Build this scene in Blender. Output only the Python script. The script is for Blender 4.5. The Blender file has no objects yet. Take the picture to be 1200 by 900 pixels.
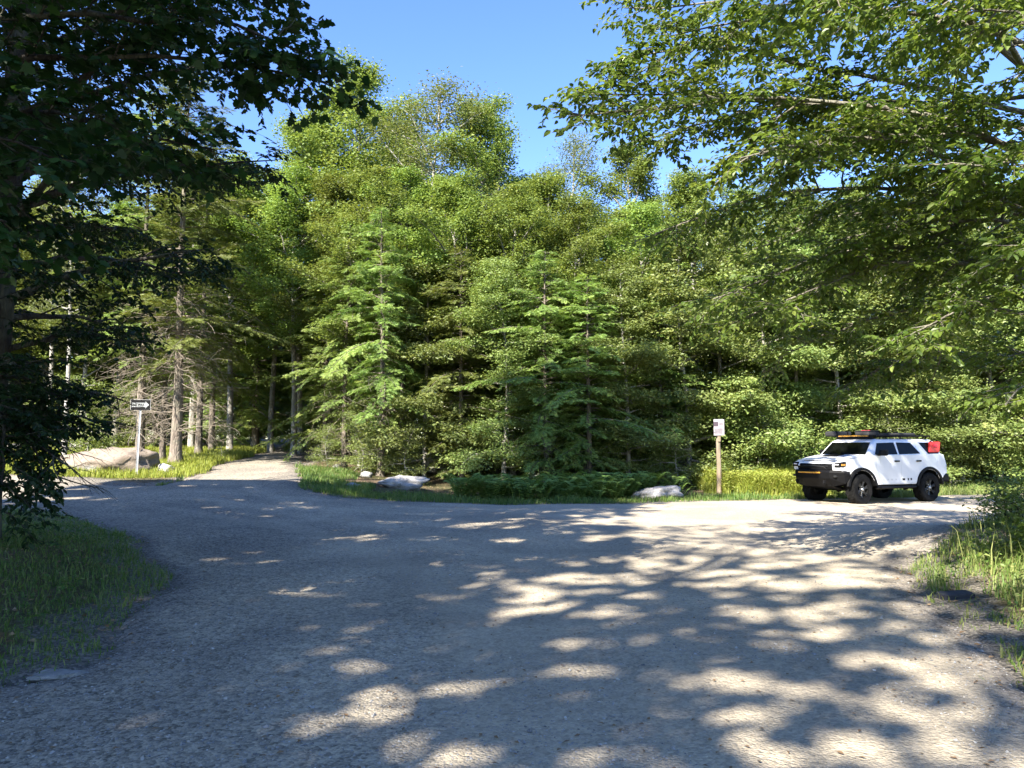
import bpy, bmesh, math, random
import numpy as np
from mathutils import Vector, Matrix, noise as mnoise

R = np.random.default_rng(7)
random.seed(7)
scene = bpy.context.scene
COL = scene.collection
PI = math.pi
rad = math.radians

# ------------------------------------------------------------------ camera numbers (photo is 1200 x 900, 26 mm phone lens)
FPX, EYE, HORIZON = 900.0, 1.6, 524.0
PITCH = math.atan((HORIZON - 450) / FPX)
cp, sp = math.cos(PITCH), math.sin(PITCH)

def sstep(a, b, x):
    t = np.clip((np.asarray(x, float) - a) / (b - a), 0, 1)
    return t * t * (3 - 2 * t)

def hgt(X, Y):
    """ground height of the place: level round the junction, rising along the left lane and into the wood"""
    X = np.asarray(X, float); Y = np.asarray(Y, float)
    u = sstep(0.0, -8.5, X)
    left = u * (0.055 * np.clip(Y - 12, 0, 23) + 0.03 * np.clip(Y - 35, 0, 35))
    wood = sstep(-6.5, -2.5, X) * (0.07 * np.clip(Y - 24.5 - 1.5 * sstep(4, 9, X), 0, 40))
    bank_l = 0.22 * sstep(-3.9, -6.5, X) * sstep(17, 11, Y) * sstep(3.0, 6.0, Y)
    bank_r = 0.35 * sstep(4.6, 7.2, X) * sstep(16.5, 12, Y) * sstep(2.5, 5.5, Y)
    bump = 0.025 * np.sin(X * .55 + 1.3) * np.sin(Y * .47) + 0.012 * np.sin(X * 1.7 + Y * .8)
    return np.maximum(left, wood) + bank_l + bank_r + bump

def ray(px, py):
    x, y = (px - 600) / FPX, (450 - py) / FPX
    return np.array([x, cp - y * sp, sp + y * cp])

def G(px, py):
    """the ground point seen at a pixel of the photo"""
    d = ray(px, py); t = 1.0
    o = np.array([0, 0, EYE])
    while t < 140:
        p = o + d * t
        if p[2] < hgt(p[0], p[1]):
            return np.array([p[0], p[1], float(hgt(p[0], p[1]))])
        t += 0.02 if t < 40 else 0.1
    p = o + d * 70
    return np.array([p[0], p[1], float(hgt(p[0], p[1]))])

def at(px, Y):
    X = (px - 600) / FPX * Y
    return X, Y, float(hgt(X, Y))

def project(P):
    X, Y, Z = P[..., 0], P[..., 1], P[..., 2] - EYE
    d = Y * cp + Z * sp; v = -Y * sp + Z * cp
    d = np.maximum(d, .05)
    return 600 + FPX * X / d, 450 - FPX * v / d

def lattice(ix, iy, s):
    h = (ix * 374761393 + iy * 668265263 + s * 974634211) & 0xffffffff
    h = ((h ^ (h >> 13)) * 1274126177) & 0xffffffff
    return ((h ^ (h >> 16)) & 0xffff) / 65535.0

def vnoise(x, y, s=0):
    x = np.asarray(x, float); y = np.asarray(y, float)
    ix = np.floor(x).astype(np.int64); iy = np.floor(y).astype(np.int64)
    fx = x - ix; fy = y - iy
    fx = fx * fx * (3 - 2 * fx); fy = fy * fy * (3 - 2 * fy)
    a = lattice(ix, iy, s); b = lattice(ix + 1, iy, s); c = lattice(ix, iy + 1, s); d = lattice(ix + 1, iy + 1, s)
    return (a * (1 - fx) + b * fx) * (1 - fy) + (c * (1 - fx) + d * fx) * fy

# ------------------------------------------------------------------ sun
SUN_EL, SUN_AZ = rad(39), rad(-146)          # azimuth from +Y, clockwise: behind the camera and to its left
TO_SUN = np.array([math.sin(SUN_AZ) * math.cos(SUN_EL), math.cos(SUN_AZ) * math.cos(SUN_EL), math.sin(SUN_EL)])

# ------------------------------------------------------------------ mesh helpers
class MB:
    def __init__(s):
        s.v = []; s.nv = 0; s.groups = []
    def add(s, verts, faces, tint=None, mat=0, smooth=False):
        verts = np.asarray(verts, np.float32).reshape(-1, 3)
        faces = np.asarray(faces, np.int64)
        if faces.ndim == 1: faces = faces[None, :]
        n = len(faces)
        t = np.full(n, .5, np.float32) if tint is None else np.broadcast_to(np.asarray(tint, np.float32), (n,))
        s.groups.append((faces + s.nv, t, mat, smooth))
        s.v.append(verts); s.nv += len(verts)
        return s
    def mesh(s, name, mats):
        me = bpy.data.meshes.new(name)
        V = np.concatenate(s.v) if s.v else np.zeros((0, 3), np.float32)
        me.vertices.add(len(V)); me.vertices.foreach_set('co', V.ravel())
        loops = np.concatenate([f.ravel() for f, *_ in s.groups])
        tot = np.concatenate([np.full(len(f), f.shape[1], np.int32) for f, *_ in s.groups])
        start = np.concatenate([[0], np.cumsum(tot)[:-1]]).astype(np.int32)
        me.loops.add(len(loops)); me.loops.foreach_set('vertex_index', loops.astype(np.int32))
        me.polygons.add(len(tot))
        me.polygons.foreach_set('loop_start', start); me.polygons.foreach_set('loop_total', tot)
        me.polygons.foreach_set('material_index', np.concatenate([np.full(len(f), m, np.int32) for f, _, m, _ in s.groups]))
        me.polygons.foreach_set('use_smooth', np.concatenate([np.full(len(f), sm, bool) for f, _, _, sm in s.groups]))
        for m in (mats if isinstance(mats, (list, tuple)) else [mats]): me.materials.append(m)
        me.update(calc_edges=True)
        a = me.attributes.new('tint', 'FLOAT', 'FACE')
        a.data.foreach_set('value', np.concatenate([t for _, t, _, _ in s.groups]))
        return me
    def build(s, name, mats, parent=None):
        o = bpy.data.objects.new(name, s.mesh(name, mats)); COL.objects.link(o)
        if parent is not None: o.parent = parent
        return o

def tag(o, label=None, cat=None, group=None, kind=None):
    if label: o['label'] = label
    if cat: o['category'] = cat
    if group: o['group'] = group
    if kind: o['kind'] = kind
    return o

def thing(name, label, cat, loc=(0, 0, 0), rz=0, group=None):
    o = bpy.data.objects.new(name, None); COL.objects.link(o)
    o.empty_display_size = .2
    o.location = loc; o.rotation_euler = (0, 0, rz)
    return tag(o, label, cat, group)

def norm(a):
    a = np.asarray(a, float)
    return a / np.maximum(np.linalg.norm(a, axis=-1, keepdims=True), 1e-9)

def tube(mb, pts, radii, sides=6, rough=0.0, seed=0, cap=True, tint=.5, mat=0, smooth=True):
    pts = np.asarray(pts, float); n = len(pts)
    radii = np.broadcast_to(np.asarray(radii, float), (n,))
    T = norm(np.gradient(pts, axis=0))
    ref = np.array([0, 0, 1.0]) if abs(T[0][2]) < .9 else np.array([1.0, 0, 0])
    A = norm(np.cross(T, ref)); B = np.cross(T, A)
    a = np.arange(sides) / sides * 2 * PI
    r = radii[:, None] * np.ones((n, sides))
    if rough:
        L = np.concatenate([[0], np.cumsum(np.linalg.norm(np.diff(pts, axis=0), axis=1))])
        nz = vnoise(a[None, :] * 3.1 + 5 * seed, L[:, None] * 2.2, seed) - .5
        nz2 = vnoise(a[None, :] * 7.3 + 5 * seed, L[:, None] * 6.0, seed + 3) - .5
        r = r * (1 + rough * (nz * 1.3 + nz2 * .6))
    V = pts[:, None, :] + r[..., None] * (np.cos(a)[None, :, None] * A[:, None, :] + np.sin(a)[None, :, None] * B[:, None, :])
    i = np.arange(n - 1)[:, None] * sides; j = np.arange(sides)[None, :]; k = (j + 1) % sides
    F = np.stack([i + j, i + k, i + sides + k, i + sides + j], -1).reshape(-1, 4)
    mb.add(V.reshape(-1, 3), F, tint, mat, smooth)
    if cap:
        mb.add(V[-1], np.arange(sides), tint, mat)
        mb.add(V[0], np.arange(sides)[::-1], tint, mat)

def leaf_cards(mb, P, U, N, L, W, tint, mat=0, fold=.18):
    """kite-shaped leaves folded on their midrib: base at P, along U, face normal N"""
    P = np.asarray(P, float); U = norm(U); n = len(P)
    S = norm(np.cross(U, N)); Nn = np.cross(S, U)
    L = np.broadcast_to(np.asarray(L, float), (n,))[:, None]; W = np.broadcast_to(np.asarray(W, float), (n,))[:, None]
    m = P + U * L * .42
    V = np.stack([P, m + S * W * .5 + Nn * W * fold, P + U * L - Nn * L * .06, m - S * W * .5 + Nn * W * fold], 1)
    mb.add(V.reshape(-1, 3), np.arange(4 * n).reshape(n, 4), tint, mat)

def leaf_hex(mb, P, U, N, L, W, tint, mat=0, fold=.16):
    """a leaf with rounded sides, two quads along the midrib"""
    P = np.asarray(P, float); U = norm(U); n = len(P)
    S = norm(np.cross(U, N)); Nn = np.cross(S, U)
    L = np.broadcast_to(np.asarray(L, float), (n,))[:, None]; W = np.broadcast_to(np.asarray(W, float), (n,))[:, None]
    a = P + U * L * .28; b = P + U * L * .68
    V = np.stack([P, a + S * W * .5 + Nn * W * fold, b + S * W * .38 + Nn * W * fold * .7, P + U * L - Nn * L * .1,
                  b - S * W * .38 + Nn * W * fold * .7, a - S * W * .5 + Nn * W * fold], 1)
    q = np.array([[0, 1, 2, 3], [0, 3, 4, 5]])
    F = (np.arange(n)[:, None, None] * 6 + q[None]).reshape(-1, 4)
    mb.add(V.reshape(-1, 3), F, np.repeat(np.broadcast_to(np.asarray(tint, np.float32), (n,)), 2), mat)

def leaf_maple(mb, P, U, N, L, tint, mat=0):
    prof = [(0, 0), (.10, -.22), (.02, -.52), (.33, -.36), (.52, -.62), (.60, -.30), (.80, -.30), (1.05, 0),
            (.80, .30), (.60, .30), (.52, .62), (.33, .36), (.02, .52), (.10, .22)]
    prof = np.array(prof)
    P = np.asarray(P, float); U = norm(U); n = len(P)
    S = norm(np.cross(U, N)); Nn = np.cross(S, U)
    L = np.broadcast_to(np.asarray(L, float), (n,))[:, None, None]
    V = P[:, None, :] + L * (prof[None, :, 0:1] * U[:, None, :] + prof[None, :, 1:2] * S[:, None, :]
        + (-.18 * np.abs(prof[None, :, 1:2]) - .12 * prof[None, :, 0:1] ** 2) * Nn[:, None, :])
    k = len(prof)
    mb.add(V.reshape(-1, 3), np.arange(n * k).reshape(n, k), tint, mat)

def box(mb, c, s, tint=.5, mat=0, M=None):
    c = np.array(c, float); s = np.array(s, float) / 2
    V = np.array([[x, y, z] for x in (-1, 1) for y in (-1, 1) for z in (-1, 1)]) * s + c
    if M is not None: V = V @ np.array(M).T
    mb.add(V, [[0, 1, 3, 2], [4, 6, 7, 5], [0, 4, 5, 1], [2, 3, 7, 6], [0, 2, 6, 4], [1, 5, 7, 3]], tint, mat)

def rbox(name, c, s, mat, parent, bev=.02, seg=2, shape=None):
    """a bevelled box as a mesh of its own; shape(v) may move the vertices"""
    bm = bmesh.new(); bmesh.ops.create_cube(bm, size=1)
    for v in bm.verts:
        v.co = Vector((v.co.x * s[0], v.co.y * s[1], v.co.z * s[2]))
        if shape: shape(v.co)
        v.co += Vector(c)
    bmesh.ops.bevel(bm, geom=list(bm.edges), offset=bev, segments=seg, affect='EDGES', profile=.5)
    return from_bm(name, bm, mat, parent)

def from_bm(name, bm, mat, parent=None, smooth=False):
    bmesh.ops.recalc_face_normals(bm, faces=list(bm.faces))
    me = bpy.data.meshes.new(name); bm.to_mesh(me); bm.free()
    for m in (mat if isinstance(mat, (list, tuple)) else [mat]): me.materials.append(m)
    if smooth: me.polygons.foreach_set('use_smooth', np.ones(len(me.polygons), bool))
    o = bpy.data.objects.new(name, me); COL.objects.link(o)
    if parent is not None: o.parent = parent
    return o

# ------------------------------------------------------------------ materials
class NT:
    def __init__(s, name):
        s.m = bpy.data.materials.new(name); s.m.use_nodes = True
        s.t = s.m.node_tree; s.t.nodes.clear()
        s.out = s.t.nodes.new('ShaderNodeOutputMaterial')
    def n(s, typ, **kw):
        nd = s.t.nodes.new(typ)
        ins = kw.pop('ins', {})
        for k, v in kw.items(): setattr(nd, k, v)
        for k, v in ins.items():
            if isinstance(v, bpy.types.NodeSocket): s.t.links.new(v, nd.inputs[k])
            else: nd.inputs[k].default_value = v
        return nd
    def noise(s, vec, scale, detail=4, rough=.6, dist=0):
        return s.n('ShaderNodeTexNoise', ins={'Vector': vec, 'Scale': scale, 'Detail': detail, 'Roughness': rough, 'Distortion': dist}).outputs['Fac']
    def ramp(s, fac, stops):
        nd = s.n('ShaderNodeValToRGB', ins={'Fac': fac}); el = nd.color_ramp.elements
        while len(el) < len(stops): el.new(.5)
        for e, (p, c) in zip(el, stops):
            e.position = p; e.color = (*c, 1) if len(c) == 3 else c
        return nd.outputs['Color']
    def mix(s, fac, a, b, blend='MIX'):
        nd = s.n('ShaderNodeMix', data_type='RGBA', blend_type=blend)
        for i, v in ((0, fac), (6, a), (7, b)):
            if isinstance(v, bpy.types.NodeSocket): s.t.links.new(v, nd.inputs[i])
            else: nd.inputs[i].default_value = v if i == 0 else ((*v, 1) if len(v) == 3 else v)
        return nd.outputs[2]
    def math(s, op, a, b=0.0, clamp=False):
        nd = s.n('ShaderNodeMath', operation=op, use_clamp=clamp)
        for i, v in ((0, a), (1, b)):
            if isinstance(v, bpy.types.NodeSocket): s.t.links.new(v, nd.inputs[i])
            else: nd.inputs[i].default_value = v
        return nd.outputs[0]
    def bump(s, h, strength, dist):
        return s.n('ShaderNodeBump', ins={'Height': h, 'Strength': strength, 'Distance': dist}).outputs[0]
    def pos(s): return s.n('ShaderNodeNewGeometry').outputs['Position']
    def obj(s): return s.n('ShaderNodeTexCoord').outputs['Object']
    def tint(s): return s.n('ShaderNodeAttribute', attribute_name='tint').outputs['Fac']
    def rnd(s): return s.n('ShaderNodeObjectInfo').outputs['Random']
    def pbsdf(s, col, rough=.6, spec=.5, metal=0, normal=None, **kw):
        nd = s.n('ShaderNodeBsdfPrincipled')
        for k, v in (('Base Color', col), ('Roughness', rough), ('Specular IOR Level', spec), ('Metallic', metal), *kw.items()):
            if isinstance(v, bpy.types.NodeSocket): s.t.links.new(v, nd.inputs[k])
            else: nd.inputs[k].default_value = ((*v, 1) if isinstance(v, tuple) and len(v) == 3 else v)
        if normal is not None: s.t.links.new(normal, nd.inputs['Normal'])
        return nd.outputs[0]
    def end(s, sh):
        s.t.links.new(sh, s.out.inputs['Surface']); return s.m

def leaf_mat(name, dark, mid, light, trans=.35, tcol=1.25, spec=.35, rough=.5, vary=.34):
    k = NT(name)
    col = k.ramp(k.tint(), [(0, dark), (.5, mid), (1, light)])
    hs = k.n('ShaderNodeHueSaturation', ins={'Color': col, 'Hue': k.math('ADD', k.math('MULTIPLY', k.rnd(), .035), .487), 'Saturation': 1.0,
             'Value': k.math('ADD', k.math('MULTIPLY', k.rnd(), vary * 2), 1 - vary)}).outputs[0]
    tc = k.mix(1.0, hs, (tcol * 1.08, tcol * 1.0, tcol * .55), 'MULTIPLY')
    tr = k.n('ShaderNodeBsdfTranslucent', ins={'Color': tc}).outputs[0]
    p = k.pbsdf(hs, rough, spec)
    return k.end(k.n('ShaderNodeMixShader', ins={0: trans, 1: p, 2: tr}).outputs[0])

def plain(name, col, rough=.5, spec=.5, metal=0, vary=.0, scale=8, bump=0, coat=0):
    k = NT(name); c = col; nrm = None
    if vary:
        f = k.noise(k.obj(), scale, 5, .65)
        c = k.mix(k.ramp(f, [(.3, (0, 0, 0)), (.7, (1, 1, 1))]), tuple(x * (1 - vary) for x in col), tuple(min(1, x * (1 + vary)) for x in col))
        if bump: nrm = k.bump(f, .5, bump)
    kw = {'Coat Weight': coat, 'Coat Roughness': .04} if coat else {}
    return k.end(k.pbsdf(c, rough, spec, metal, nrm, **kw))

def bark_mat(name, a, b, c, stretch=.22):
    k = NT(name)
    mp = k.n('ShaderNodeMapping', ins={'Vector': k.obj(), 'Scale': (1, 1, stretch)}).outputs[0]
    f = k.noise(mp, 9, 6, .7, .6); g = k.noise(k.obj(), 2.2, 3, .6)
    col = k.ramp(f, [(.3, a), (.52, b), (.72, c)])
    col = k.mix(k.ramp(g, [(.45, (0, 0, 0)), (.7, (.55, .55, .55))]), col, (.16, .17, .12))
    vor = k.n('ShaderNodeTexVoronoi', feature='DISTANCE_TO_EDGE', ins={'Vector': mp, 'Scale': 16}).outputs['Distance']
    h = k.math('ADD', f, k.math('MULTIPLY', k.math('MINIMUM', vor, .25), 2.0))
    return k.end(k.pbsdf(col, .9, .2, 0, k.bump(h, .9, .03)))

M = {}
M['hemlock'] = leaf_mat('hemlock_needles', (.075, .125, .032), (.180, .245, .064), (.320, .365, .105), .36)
M['broad'] = leaf_mat('broad_leaves', (.085, .138, .034), (.185, .252, .064), (.310, .360, .100), .40, spec=.2)
M['beech'] = leaf_mat('beech_leaves', (.075, .125, .034), (.178, .238, .066), (.325, .365, .120), .38, spec=.4)
M['pale'] = leaf_mat('pale_leaves', (.10, .14, .05), (.17, .22, .075), (.26, .29, .11), .40)
M['near'] = leaf_mat('overhanging_leaves', (.045, .095, .018), (.120, .185, .034), (.250, .310, .070), .45, 1.5, spec=.5, rough=.38, vary=.05)
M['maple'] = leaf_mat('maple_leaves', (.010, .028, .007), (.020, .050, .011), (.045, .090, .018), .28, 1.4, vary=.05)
M['grass'] = leaf_mat('grass_blades', (.045, .095, .020), (.105, .175, .030), (.260, .270, .095), .30, 1.2, vary=0)
M['meadow'] = leaf_mat('meadow_blades', (.130, .180, .026), (.250, .280, .040), (.360, .340, .085), .36, 1.2, vary=0)
M['fern'] = leaf_mat('fern_fronds', (.105, .190, .044), (.180, .270, .064), (.260, .330, .095), .32, vary=0)
M['dry'] = leaf_mat('dry_leaves', (.14, .085, .045), (.22, .145, .080), (.36, .26, .16), .1, vary=0)
M['bark'] = bark_mat('hemlock_bark', (.07, .055, .045), (.175, .145, .118), (.30, .26, .215))
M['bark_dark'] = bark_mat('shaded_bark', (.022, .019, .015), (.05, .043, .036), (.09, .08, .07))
M['bark_grey'] = bark_mat('beech_bark', (.20, .185, .16), (.32, .30, .265), (.44, .42, .38), .7)
M['bark_mid'] = bark_mat('mossy_beech_bark', (.09, .08, .065), (.17, .155, .125), (.28, .26, .22), .7)
M['bark_birch'] = bark_mat('birch_bark', (.10, .09, .08), (.46, .44, .40), (.62, .60, .55), 2.6)
M['twig'] = plain('dead_twigs', (.24, .205, .165), .9, .1, 0, .3, 5)

def gravel_material():
    k = NT('gravel'); p = k.pos()
    big = k.noise(p, .16, 3, .55, .4)
    mid = k.noise(p, 1.1, 5, .62)
    xy = k.n('ShaderNodeSeparateXYZ', ins={'Vector': p})
    # fine packed sand runs through the wheel lines and to the right; loose grey stone lies along the left edge
    side = k.math('MULTIPLY', k.math('ADD', xy.outputs[0], 1.5), .07)
    trk = k.math('MULTIPLY', k.n('ShaderNodeAttribute', attribute_name='track').outputs['Fac'], .22)
    f = k.math('ADD', k.math('ADD', k.math('ADD', k.math('MULTIPLY', big, .9), k.math('MULTIPLY', mid, .35)), side), trk)
    col = k.ramp(f, [(.38, (.262, .234, .188)), (.62, (.342, .300, .232)), (.92, (.405, .349, .262))])
    loose = k.ramp(f, [(.42, (1, 1, 1)), (.85, (.35, .35, .35))])
    v1 = k.n('ShaderNodeTexVoronoi', ins={'Vector': p, 'Scale': 55, 'Randomness': 1})
    v2 = k.n('ShaderNodeTexVoronoi', ins={'Vector': p, 'Scale': 24, 'Randomness': 1})
    fine = k.noise(p, 150, 3, .7)
    g1 = k.n('ShaderNodeRGBToBW', ins={'Color': v1.outputs['Color']}).outputs[0]
    g2 = k.n('ShaderNodeRGBToBW', ins={'Color': v2.outputs['Color']}).outputs[0]
    grain = k.math('ADD', k.math('MULTIPLY', g1, .62), k.math('MULTIPLY', g2, .48))
    sp_ = k.ramp(grain, [(.22, (.38, .38, .38)), (.5, (.96, .96, .96)), (.8, (1.6, 1.57, 1.52))])
    col2 = k.mix(loose, col, k.mix(1.0, col, sp_, 'MULTIPLY'))
    dk = k.ramp(k.noise(p, 9, 5, .75), [(.60, (1, 1, 1)), (.74, (.62, .61, .60))])
    col3 = k.mix(1.0, col2, dk, 'MULTIPLY')
    wet = k.ramp(k.noise(p, .33, 4, .6, .8), [(.38, (.74, .745, .76)), (.62, (1.08, 1.07, 1.05))])
    col4 = k.mix(1.0, col3, wet, 'MULTIPLY')
    rs_ = k.n('ShaderNodeAttribute', attribute_name='roadside').outputs['Fac']
    e = k.math('ADD', k.math('MULTIPLY', rs_, 1.0), k.math('MULTIPLY', k.math('SUBTRACT', k.noise(p, 5, 6, .75), .5), 1.5))
    col4 = k.mix(k.ramp(e, [(.40, (0, 0, 0)), (.75, (.9, .9, .9))]), col4, k.mix(1.0, (.185, .165, .14), sp_, 'MULTIPLY'))
    d = k.math('ADD', k.math('MULTIPLY', v1.outputs['Distance'], -1.0), k.math('MULTIPLY', v2.outputs['Distance'], -.7))
    d = k.math('ADD', d, k.math('MULTIPLY', fine, .4))
    n1 = k.bump(d, .7, .016)
    return k.end(k.pbsdf(col4, .92, .25, 0, n1))
M['gravel'] = gravel_material()

def soil_material():
    k = NT('forest_floor'); p = k.pos()
    a = k.noise(p, 1.4, 6, .7); b = k.noise(p, 14, 5, .75); c = k.noise(p, .35, 3, .5)
    col = k.ramp(k.math('ADD', k.math('MULTIPLY', a, .55), k.math('MULTIPLY', b, .45)),
                 [(.32, (.05, .038, .026)), (.5, (.13, .094, .062)), (.66, (.24, .18, .12))])
    col = k.mix(k.ramp(c, [(.42, (0, 0, 0)), (.62, (.6, .6, .6))]), col, (.065, .085, .028))
    v = k.n('ShaderNodeTexVoronoi', ins={'Vector': p, 'Scale': 22}).outputs['Distance']
    rs_ = k.n('ShaderNodeAttribute', attribute_name='roadside').outputs['Fac']
    e = k.math('ADD', k.math('MULTIPLY', rs_, 1.1), k.math('MULTIPLY', k.math('SUBTRACT', k.noise(p, 5, 6, .75), .5), 1.3))
    vs = k.n('ShaderNodeTexVoronoi', ins={'Vector': p, 'Scale': 45})
    gcol = k.mix(1.0, (.200, .182, .155), k.ramp(k.n('ShaderNodeRGBToBW', ins={'Color': vs.outputs['Color']}).outputs[0], [(.25, (.5, .5, .5)), (.8, (1.35, 1.33, 1.3))]), 'MULTIPLY')
    col = k.mix(k.ramp(e, [(.42, (0, 0, 0)), (.66, (1, 1, 1))]), col, gcol)
    return k.end(k.pbsdf(col, .95, .15, 0, k.bump(k.math('ADD', b, v), .9, .04)))
M['soil'] = soil_material()

def rock_material(name, a, b, c, stain=None):
    k = NT(name); p = k.obj()
    f = k.noise(p, 2.3, 7, .68, .4); g = k.noise(p, 19, 5, .75)
    col = k.ramp(k.math('ADD', k.math('MULTIPLY', f, .7), k.math('MULTIPLY', g, .35)), [(.34, a), (.5, b), (.66, c)])
    if stain:
        z = k.n('ShaderNodeSeparateXYZ', ins={'Vector': p})
        s_ = k.math('ADD', k.math('ADD', k.math('MULTIPLY', z.outputs[2], 1.5), k.math('MULTIPLY', z.outputs[0], .22)), k.math('MULTIPLY', f, 1.3))
        col = k.mix(k.ramp(s_, [(.80, (0, 0, 0)), (1.35, (.9, .9, .9))]), col, stain)
    sp_ = k.ramp(k.noise(p, 7, 4, .7), [(.56, (1, 1, 1)), (.66, (.55, .56, .52))])
    col = k.mix(1.0, col, sp_, 'MULTIPLY')
    return k.end(k.pbsdf(col, .9, .2, 0, k.bump(k.math('ADD', f, k.math('MULTIPLY', g, .4)), .8, .06)))
M['granite'] = rock_material('pale_granite', (.15, .145, .14), (.28, .268, .258), (.42, .405, .39))
M['granite_brown'] = rock_material('stained_granite', (.13, .126, .12), (.245, .238, .226), (.36, .35, .335), (.215, .172, .135))
M['granite_grey'] = rock_material('grey_granite', (.15, .15, .145), (.27, .265, .25), (.40, .39, .37))

k = NT('white_paint'); pz = k.n('ShaderNodeSeparateXYZ', ins={'Vector': k.obj()}).outputs[2]
dz = k.math('ADD', k.math('MULTIPLY', pz, -1.9), k.math('MULTIPLY', k.noise(k.obj(), 5, 6, .7), 1.5))      # road dust thrown up along the sills and wheel arches
dust = k.ramp(dz, [(.0, (.0, .0, .0)), (.02, (.02, .02, .02)), (.35, (.5, .5, .5))])
M['white'] = k.end(k.pbsdf(k.mix(dust, (.62, .63, .645), (.33, .29, .235)), k.math('ADD', k.math('MULTIPLY', dust, .4), .30), .5, 0, None, **{'Coat Weight': .5, 'Coat Roughness': .05}))
M['black_steel'] = plain('black_coated_steel', (.004, .004, .0045), .5, .12, 0, .3, 20)
M['black_plastic'] = plain('black_plastic', (.006, .006, .0065), .6, .12, 0, .25, 20)
M['rubber'] = plain('tyre_rubber', (.009, .009, .009), .9, .1, 0, .3, 14, .004)
M['rim'] = plain('black_rim', (.02, .02, .02), .35, .5, .3)
M['hubmetal'] = plain('hub_metal', (.45, .45, .45), .35, .5, .9)
M['glass'] = plain('dark_glass', (.003, .0035, .0035), .08, .14)
M['amber'] = plain('amber_lens', (.50, .24, .03), .25, .5)
M['red'] = plain('red_plastic', (.58, .025, .022), .42, .5, 0, .12, 10)
M['redcloth'] = plain('red_cloth', (.42, .03, .05), .8, .2, 0, .2, 10)
M['case'] = plain('dark_canvas', (.028, .028, .03), .8, .2, 0, .3, 10)
M['lens'] = plain('headlight_lens', (.55, .55, .57), .12, .6)
M['galv'] = plain('galvanised_steel', (.55, .56, .58), .45, .5, .5, .15, 12)
M['sign_black'] = plain('sign_black', (.004, .004, .004), .6, .15)
M['sign_white'] = plain('sign_white', (.78, .79, .77), .5, .4, 0, .06, 9)
M['sign_grey'] = plain('aged_reflective_white', (.27, .285, .285), .5, .4, 0, .1, 9)
M['board'] = plain('weathered_board', (.26, .24, .258), .6, .3, 0, .25, 9)
M['print'] = plain('faded_print', (.055, .04, .052), .6, .3, 0, .2, 20)
M['print_dark'] = plain('dark_print', (.13, .08, .10), .6, .3, 0, .2, 20)
M['wood'] = bark_mat('weathered_wood', (.13, .095, .066), (.26, .20, .142), (.38, .31, .235), .10)
M['yellow'] = plain('yellow_paint', (.80, .48, .02), .5, .4)
M['block'] = plain('dark_block', (.045, .045, .055), .8, .3, 0, .3, 14, .004)
M['decal'] = plain('grey_decal', (.45, .46, .47), .4)

# ------------------------------------------------------------------ road outline (points of the photo put down on the ground)
def gl(pts): return [tuple(G(x, y)[:2]) for x, y in pts]
ROAD = ([(-7.5, -12), (-5.2, 0)] + gl([(-40, 824), (50, 800), (105, 778), (140, 742), (172, 700), (184, 668), (160, 636), (100, 612), (40, 600), (-15, 594)])
        + [(-19, 20.5), (-44, 21.5), (-44, 26.5), (-21, 25.2)] + gl([(0, 556), (70, 560), (130, 567), (185, 569), (222, 562), (250, 549), (285, 537)])
        + [at(322, 40)[:2], at(318, 50)[:2], at(300, 62)[:2], (-24, 72), (-19, 74), at(345, 62)[:2], at(366, 52)[:2], at(368, 41)[:2]]
        + gl([(350, 545), (345, 557), (362, 572), (400, 582), (470, 587), (560, 590), (700, 590), (800, 588), (900, 586), (1000, 584), (1100, 581), (1180, 578)])
        + [(24, 27), (46, 28), (46, 20), (19, 19.2)] + gl([(1205, 602), (1180, 604), (1130, 628), (1086, 650), (1076, 680), (1095, 722), (1140, 752), (1200, 792), (1260, 850)])
        + [(4.6, 0), (6.0, -12)])
ROAD = np.array(ROAD)

def sdf(X, Y, poly=ROAD):
    """distance to the road's edge, positive on the road"""
    X = np.asarray(X, float); Y = np.asarray(Y, float)
    d2 = np.full(X.shape, 1e9); inside = np.zeros(X.shape, bool)
    n = len(poly)
    for i in range(n):
        ax, ay = poly[i]; bx, by = poly[(i + 1) % n]
        ex, ey = bx - ax, by - ay
        t = np.clip(((X - ax) * ex + (Y - ay) * ey) / (ex * ex + ey * ey + 1e-12), 0, 1)
        d2 = np.minimum(d2, (X - ax - t * ex) ** 2 + (Y - ay - t * ey) ** 2)
        c = ((ay > Y) != (by > Y)) & (X < (bx - ax) * (Y - ay) / (by - ay + 1e-12) + ax)
        inside ^= c
    d = np.sqrt(d2)
    return np.where(inside, d, -d)

def rsd(X, Y):
    return sdf(X, Y) + .16 * (vnoise(np.asarray(X) * 4.3, np.asarray(Y) * 4.3, 4) - .5) + .22 * (vnoise(np.asarray(X) * 1.6, np.asarray(Y) * 1.6, 5) - .5) + .5 * (vnoise(np.asarray(X) * .45, np.asarray(Y) * .45, 6) - .5)

def grid_mesh(name, xs, ys, zf, mat, keep=None):
    XX, YY = np.meshgrid(xs, ys); ZZ = zf(XX, YY)
    nx, ny = len(xs), len(ys)
    i = np.arange(ny - 1)[:, None] * nx + np.arange(nx - 1)[None, :]
    F = np.stack([i, i + 1, i + nx + 1, i + nx], -1)
    V = np.stack([XX, YY, ZZ], -1).reshape(-1, 3)
    if keep is not None:
        k = keep(XX, YY).reshape(-1)
        F = F.reshape(-1, 4); F = F[k[F].any(1)]
        used, inv = np.unique(F, return_inverse=True)
        V = V[used]; F = inv.reshape(-1, 4)
    mb = MB(); mb.add(V, F.reshape(-1, 4), .5, 0, True)
    return mb.build(name, mat)

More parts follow.
